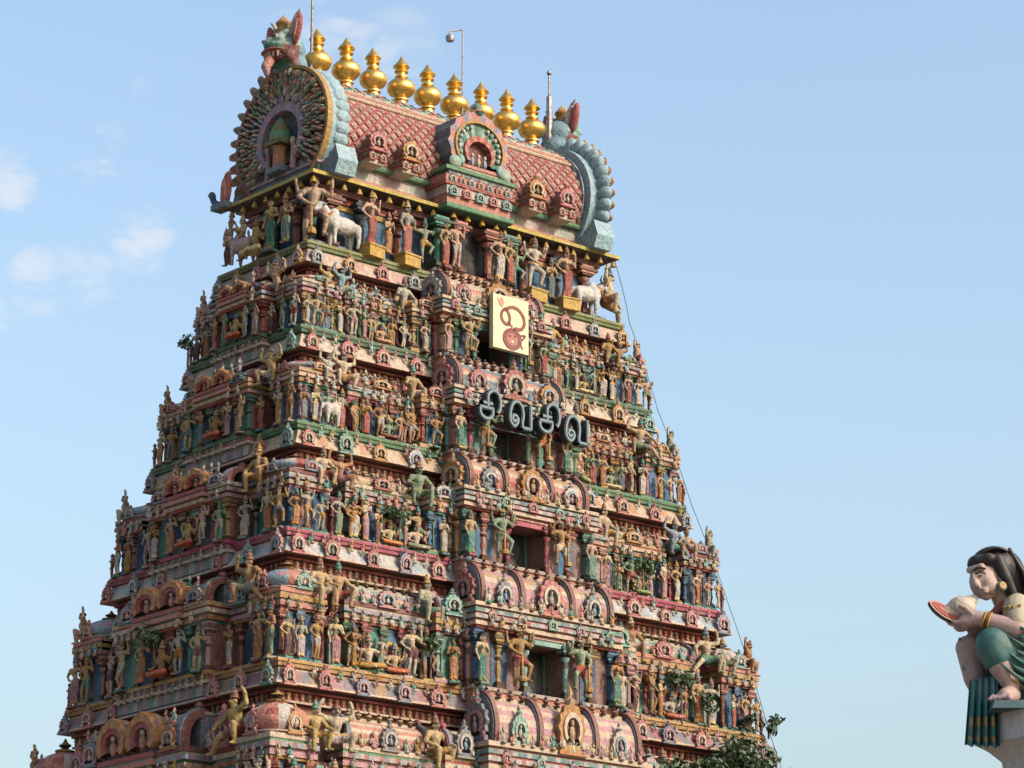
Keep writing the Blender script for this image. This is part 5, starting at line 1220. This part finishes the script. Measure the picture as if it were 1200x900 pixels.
# ------------------------------------------------------------------ crouching woman on the plinth (stands much nearer)
DW = 17.0
ORG = Vector((0, 0, 1.6)) + ray(1165, 835) * DW
def V3(x, y, z): return (x, y, z * 1.03)
lady = bpy.data.objects.new('woman_statue', None); col.objects.link(lady); lady.location = ORG
tag(lady, 'painted statue of a crouching woman in teal holding a conch shell, on white plinth', 'statue')
SK = hx('d8b4a8')
def skin_col(c):
    x, y, z = c
    if z < .62 and x > -.2 and z > .02: return (.96, .90, .95)
    return W1
bp_ = []
def rc(a, ra, b, rb): bp_.append((V3(*a), ra, V3(*b), rb))
def el(c, r_): bp_.append(('e', V3(*c), r_))
# head, turned towards the street and bowed
HC = Vector((.02, .02, .73)); HM = Matrix.Rotation(R(16), 3, 'Z') @ Matrix.Rotation(R(-9), 3, 'Y')
def hd(p): return tuple(HM @ (Vector(p) - HC) + HC)
_rc, _el, _V3 = rc, el, V3
def rc(a, ra, b, rb): _rc(hd(a), ra, hd(b), rb)
def el(c, r_): _el(hd(c), r_)
el((.02, .02, .76), (.115, .105, .12)); el((-.045, -.02, .715), (.085, .085, .10)); rc((-.06, -.045, .64), .034, (-.05, -.04, .65), .045)
rc((-.128, -.072, .752), .012, (-.133, -.095, .696), .019); el((-.128, -.085, .692), (.02, .022, .014)); el((-.045, -.075, .685), (.05, .045, .055)); rc((-.10, -.085, .661), .016, (-.085, -.10, .660), .013); rc((-.098, -.085, .648), .015, (-.083, -.098, .647), .012)
rc((-.125, -.03, .785), .02, (-.08, -.095, .785), .022); el((.045, -.095, .70), (.025, .018, .042))
rc, el = _rc, _el
# neck, torso
rc((.05, .0, .67), .052, (.10, .02, .56), .06); rc((.17, .03, .46), .14, (.24, .05, .2), .16); rc((.12, .14, .53), .07, (.14, -.11, .54), .07)
# near arm, far arm
rc((.15, -.13, .53), .068, (.12, -.19, .41), .06); rc((.12, -.19, .41), .062, (-.09, -.14, .485), .042); rc((.1, .16, .52), .06, (.0, .14, .42), .055); rc((.0, .14, .42), .052, (-.12, .0, .485), .038)
# palms
rc((-.09, -.14, .485), .042, (-.15, -.115, .475), .045); rc((-.12, .0, .485), .038, (-.17, -.03, .47), .042)
for k in range(4):      # fingers of the near hand curl under the shell
    q = -.03 + .02 * k
    a = (-.16, -.115 + q, .468 + .004 * k); b = (-.205 - .006 * k, -.10 + q * .9, .462 + .006 * k); c = (-.235 - .006 * k, -.085 + q * .8, .482 + .006 * k)
    rc(a, .014, b, .012); rc(b, .012, c, .0095)
rc((-.12, -.16, .50), .017, (-.155, -.155, .535), .013); rc((-.155, -.155, .535), .013, (-.185, -.145, .55), .010)
for k in range(4):
    q = .018 * k
    rc((-.18, -.02 + q - .03, .47), .013, (-.225, -.01 + q - .03, .485), .011); rc((-.225, -.01 + q - .03, .485), .011, (-.245, -.02 + q - .03, .515), .009)
rc((-.15, .02, .49), .016, (-.18, .0, .53), .011)
# near leg and foot
rc((.24, -.08, .14), .12, (-.02, -.15, .335), .088); rc((-.015, -.15, .33), .078, (.03, -.16, .22), .075); rc((.03, -.16, .22), .075, (.07, -.16, .11), .046)
rc((.08, -.15, .07), .048, (.03, -.22, .05), .044)
for k in range(5): rc((.045 - .022 * k + .01, -.235 + .006 * k, .045), .017, (.03 - .024 * k + .01, -.285 + .012 * k, .028), .0135 if k else .017)
# far leg
rc((.2, .12, .14), .11, (-.115, .06, .36), .075); rc((-.115, .06, .35), .072, (-.085, .06, .2), .068); rc((-.085, .06, .2), .068, (-.03, .08, .06), .05); rc((-.03, .08, .05), .045, (-.085, .06, .03), .035)
link('body', blob('body', bp_, .0075, PAINT_NEAR, skin_col, .6, 3), lady, color=SK)
# hair
bp_ = []; el((.05, .03, .795), (.132, .128, .12)); el(hd((-.035, .0, .826)), (.075, .085, .045)); rc((.10, .05, .80), .105, (.19, .10, .66), .09); rc((.19, .10, .66), .09, (.27, .14, .45), .075); rc((.045, -.09, .82), .03, (.085, -.09, .72), .032); rc((.085, -.09, .72), .032, (.12, -.06, .64), .03)
rc(hd((-.09, .0, .818)), .028, hd((-.02, -.085, .832)), .03)
link('hair', blob('hair', bp_, .009, PAINT_FINE, None, .6, 2), lady, color=(.018, .015, .016))
def V3(x, y, z): return _V3(*hd((x, y, z)))
# face paint
m = MB(); m.ell(V3(-.098, -.0985, .742), (.020, .010, .0075), P['white'], 10, 6, Matrix.Rotation(R(50), 3, 'Z')); m.ell(V3(-.102, -.1055, .741), (.008, .006, .0075), P['black'], 8, 6); link('eye', m.mesh('eye', PAINT_NEAR), lady)
m = MB(); pts = [(-.128, -.078, .772), (-.112, -.098, .781), (-.09, -.110, .779), (-.068, -.113, .768)]
for a, b in zip(pts[:-1], pts[1:]): m.rcone(V3(*a), .0055, V3(*b), .005, P['black'], 6, 2)
pts = [(-.12, -.09, .752), (-.098, -.108, .753), (-.075, -.110, .744)]
for a, b in zip(pts[:-1], pts[1:]): m.rcone(V3(*a), .004, V3(*b), .004, P['black'], 6, 2)
link('eyebrow', m.mesh('eyebrow', PAINT_NEAR), lady)
m = MB(); m.ell(V3(-.098, -.098, .661), (.018, .012, .007), hx('8f5f58'), 8, 5, Matrix.Rotation(R(45), 3, 'Z')); m.ell(V3(-.095, -.096, .648), (.015, .011, .007), hx('8f5f58'), 8, 5, Matrix.Rotation(R(45), 3, 'Z')); link('lips', m.mesh('lips', PAINT_NEAR), lady)
V3 = _V3
m = MB(); m.lathe([(.004, -.012), (.026, -.008), (.030, 0), (.022, .01), (.004, .012)], 12, [hx('5f6f68'), hx('8a8a6a'), hx('5f6f68'), P['ochre']]); link('earring', m.mesh('earring', PAINT_NEAR), lady, V3(.058, -.118, .665), rot=(R(80), 0, R(20)))
# blouse, shawl
bp_ = []; rc((.17, .03, .46), .150, (.18, .02, .50), .145); rc((.135, -.125, .535), .085, (.128, -.17, .455), .074); rc((.12, .14, .53), .078, (.07, .16, .48), .068); rc((.06, .0, .545), .05, (.14, -.09, .575), .06)
link('blouse', blob('blouse', bp_, .011, PAINT_NEAR, None, .6, 2), lady, color=hx('dcc9a4'))
bp_ = []; rc((.09, -.06, .575), .035, (-.01, -.06, .50), .03); rc((-.01, -.06, .5), .03, (.0, -.04, .40), .04)
link('garland', blob('garland', bp_, .01, PAINT_NEAR, None, .6, 2), lady, color=hx('8c4038'))
bp_ = []; rc((.22, -.16, .46), .06, (.17, -.21, .36), .055); rc((.17, -.21, .36), .055, (.24, -.2, .30), .07); rc((.24, -.2, .30), .07, (.3, -.16, .2), .09)
link('shawl', blob('shawl', bp_, .011, PAINT_NEAR, None, .6, 2), lady, color=hx('a98555'))
# sari: over the near knee, hips, hanging pleats with a yellow border
bp_ = []; rc((.26, -.08, .15), .135, (-.01, -.152, .340), .101); rc((-.01, -.152, .33), .101, (.012, -.155, .275), .096); rc((.24, .05, .14), .19, (.22, .1, .12), .18); rc((.2, .12, .13), .125, (.02, .09, .27), .10); rc((.1, -.02, .1), .12, (.0, .0, .1), .1)
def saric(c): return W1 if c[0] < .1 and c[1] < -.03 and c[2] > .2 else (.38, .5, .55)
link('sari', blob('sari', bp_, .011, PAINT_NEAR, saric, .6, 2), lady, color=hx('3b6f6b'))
m = MB(); nx, nz = 40, 14; gr = []
for j in range(nz + 1):
    t = j / nz; z = .17 - .36 * t
    for k in range(nx + 1):
        q = k / nx
        x = -.135 - .045 * t + (.135 + .035 * t) * q; dep = .022 * (0.4 + t) * math.sin(q * math.pi * 2 * 4.5) - .05 - .12 * q
        gr.append((x, dep - .02 * t, z - .03 * q * t + .012 * math.sin(q * 28) * t))
fs, cs = [], []
for j in range(nz):
    for k in range(nx):
        fs.append((j * (nx + 1) + k, j * (nx + 1) + k + 1, (j + 1) * (nx + 1) + k + 1, (j + 1) * (nx + 1) + k))
        band = j in (8, 9) or j == 12
        cs.append(P['ochre'] if band and (k % 9) > 3 else (hx('24485e') if (k % 9) < 3 else hx('2f7a78')))
b2 = [(x + .01, y + .035, z) for x, y, z in gr]; nn = len(gr)
m.add(gr + b2, fs + [tuple(nn + i_ for i_ in f[::-1]) for f in fs], cs + cs)
for k in range(nx): m.add([gr[nz * (nx + 1) + k], gr[nz * (nx + 1) + k + 1], b2[nz * (nx + 1) + k + 1], b2[nz * (nx + 1) + k]], [(0, 1, 2, 3)], hx('24485e'))
for j in range(nz):
    for e in (0, nx): m.add([gr[j * (nx + 1) + e], gr[(j + 1) * (nx + 1) + e], b2[(j + 1) * (nx + 1) + e], b2[j * (nx + 1) + e]], [(0, 1, 2, 3)], hx('24485e'))
link('sari_pleats', m.mesh('sari_pleats', PAINT_NEAR, 70), lady)
m = MB(); m.lathe([(.05, -.008), (.056, 0), (.05, .008)], 16, [P['gold'], P['gold']]); link('anklet', m.mesh('anklet', PAINT_NEAR), lady, V3(.062, -.16, .135), rot=(R(-6), R(18), 0))
m = MB()
for k in range(6): m.ell(V3(-.165 + .004 * k, .03, .40 - .03 * k), (.012, .012, .015), P['slate'], 6, 4)
m.rcone(V3(-.155, .03, .40), .01, V3(-.15, .03, .24), .01, P['slate']); link('bead_string', m.mesh('bead_string', PAINT_NEAR), lady)
m = MB(); m.box(-.06, .6, -.33, .3, -.035, .012, hx('3a5a60'), taper=.02); link('foot_slab', m.mesh('foot_slab', PAINT_NEAR), lady)
# the conch: separate thing held in her hands
con = bpy.data.objects.new('conch_shell', None); col.objects.link(con); con.location = ORG; tag(con, 'cream conch shell with red mouth held in the crouching woman hands', 'conch shell')
bp_ = []; el((-.165, -.075, .555), (.082, .072, .066)); rc((-.13, -.075, .575), .055, (-.10, -.075, .60), .03); rc((-.10, -.075, .60), .028, (-.082, -.075, .618), .010); rc((-.2, -.075, .54), .055, (-.235, -.075, .53), .045)
def cc_(c): return (.72, .5, .45) if abs((c[0] * .8 + c[2]) % .07 - .03) < .006 else W1
link('shell', blob('shell', bp_, .008, PAINT_NEAR, cc_, .6, 2), con, color=hx('efdcc4'))
def leafpts(L, Wd): return [(L * math.cos(R(a)), Wd * math.copysign(abs(math.sin(R(a))) ** 1.35, math.sin(R(a)))) for a in range(0, 360, 12)]
rotm = (R(-28), R(36), 0)
m = MB(); m.prism(leafpts(.100, .040), -.012, .016, hx('d99a8a'), hx('3a3236')); m.prism(leafpts(.082, .029), -.016, -.011, hx('b23a2c')); m.prism(leafpts(.04, .010), -.019, -.015, hx('d0785c'))
link('shell_mouth', m.mesh('shell_mouth', PAINT_NEAR), con, V3(-.268, -.10, .525), rot=rotm)
# jewellery and pattern
m = MB()
for q, (t_, c_) in enumerate(((.70, P['gold']), (.76, hx('7a2f2a')), (.82, P['gold']))):
    a = Vector(V3(.12, -.19, .41)).lerp(Vector(V3(-.09, -.14, .485)), t_); d = (Vector(V3(-.09, -.14, .485)) - Vector(V3(.12, -.19, .41))).to_track_quat('Z', 'Y')
    b_ = MB(); b_.lathe([(.049, -.007), (.056, 0), (.049, .007)], 14, c_); m.add([tuple(d @ Vector(v) + a) for v in b_.v], b_.f, c_)
link('bangles', m.mesh('bangles', PAINT_NEAR), lady)
m = MB(); r = random.Random(4)
for k in range(46):
    th = r.uniform(-2.9, -.6); hgt = r.uniform(-.10, .06); cen = Vector(V3(.13, -.135, .50)); pnt = cen + Vector((.083 * math.cos(th), .083 * math.sin(th), hgt * .7)); m.ell(tuple(pnt), (.009, .009, .011), P[r.choice(['ochre', 'jade', 'tan', 'pale'])], 6, 4)
link('blouse_beads', m.mesh('blouse_beads', PAINT_NEAR), lady)
m = MB(); r = random.Random(5)      # strands over the hair
for k in range(34):
    th = R(-100 + 190 * k / 33); a = Vector((.045, .03, .795)); pts_ = []
    for j in range(9):
        e = R(18 + 13 * j); pts_.append(V3(*(a + Vector((-.135 * math.cos(e) * math.cos(th * .5), -.13 * math.sin(th) * math.sin(max(e, .5)), .121 * math.sin(e) * (1 - .3 * abs(math.sin(th))))))))
    for p_, q_ in zip(pts_[:-1], pts_[1:]): m.rcone(p_, .0045, q_, .0045, W1, 5, 1)
for k in range(12):
    y_ = -.03 + .02 * k; x_ = .11 + r.uniform(-.01, .02)
    p_ = [V3(x_, y_ - .02, .88 - .012 * k), V3(x_ + .07, y_ - .015, .76), V3(x_ + .11, y_ - .01, .62), V3(x_ + .16, y_, .44)]
    for a_, b_ in zip(p_[:-1], p_[1:]): m.rcone(a_, .012, b_, .010, W1, 6, 2)
link('hair_strands', m.mesh('hair_strands', PAINT_FINE), lady, color=(.022, .018, .017))
m = MB()                           # folds in the cloth over the knee
for k in range(7):
    t_ = k / 6; a = Vector(V3(.20, -.19 - .01 * k, .10 + .05 * k)); b_ = Vector(V3(-.02 + .02 * k, -.225 + .02 * (k % 2), .25 + .03 * k)); mid = a.lerp(b_, .5) + Vector((0, -.025, -.02))
    m.rcone(tuple(a), .012, tuple(mid), .010, W1, 6, 2); m.rcone(tuple(mid), .010, tuple(b_), .005, W1, 6, 2)
link('sari_folds', m.mesh('sari_folds', PAINT_NEAR), lady, color=hx('356f6a'))
# plinth of the parapet she sits on
pl = bpy.data.objects.new('plinth', None); col.objects.link(pl); tag(pl, 'whitewashed parapet plinth under the crouching woman statue', 'plinth')
ang = R(-54); pl.location = Vector((ORG.x, ORG.y, 0)); pl.rotation_euler = (0, 0, ang)
# local x runs along the face (towards the camera), local y into the block
cx = Vector((math.cos(ang), math.sin(ang))); cy = Vector((-math.sin(ang), math.cos(ang)))
cor = Vector((-.115, .0)); ox, oy = cor.dot(cx), cor.dot(cy)
zt = ORG.z - .03
m = MB(); m.box(ox, ox + 1.6, oy, oy + 1.2, zt - .155, zt, hx('e6e4e2')); link('slab', m.mesh('slab', PAINT_NEAR), pl)
m = MB(); m.v = []
pr_ = [(0.004, zt - .155), (.05, zt - .19), (.10, zt - .25), (.105, zt - .29)]
for (o0, za), (o1, zb_) in zip(pr_[:-1], pr_[1:]):
    for A, B in (((ox + o0, oy + o0, za), (ox + 1.6 - o0, oy + o0, za)), ):
        m.add([A, B, (ox + 1.6 - o1, oy + o1, zb_), (ox + o1, oy + o1, zb_)], [(0, 1, 2, 3)], hx('e0deda'))
        m.add([(ox + o0, oy + 1.2 - o0, za), A, (ox + o1, oy + o1, zb_), (ox + o1, oy + 1.2 - o1, zb_)], [(0, 1, 2, 3)], hx('e0deda'))
        m.add([B, (ox + 1.6 - o0, oy + 1.2 - o0, za), (ox + 1.6 - o1, oy + 1.2 - o1, zb_), (ox + 1.6 - o1, oy + o1, zb_)], [(0, 1, 2, 3)], hx('e0deda'))
link('cove', m.mesh('cove', PAINT_NEAR, 60), pl)
m = MB(); m.box(ox + .105, ox + 1.495, oy + .105, oy + 1.095, 0, zt - .285, hx('e2e0dd')); link('shaft', m.mesh('shaft', PAINT_NEAR), pl)
label_rows()
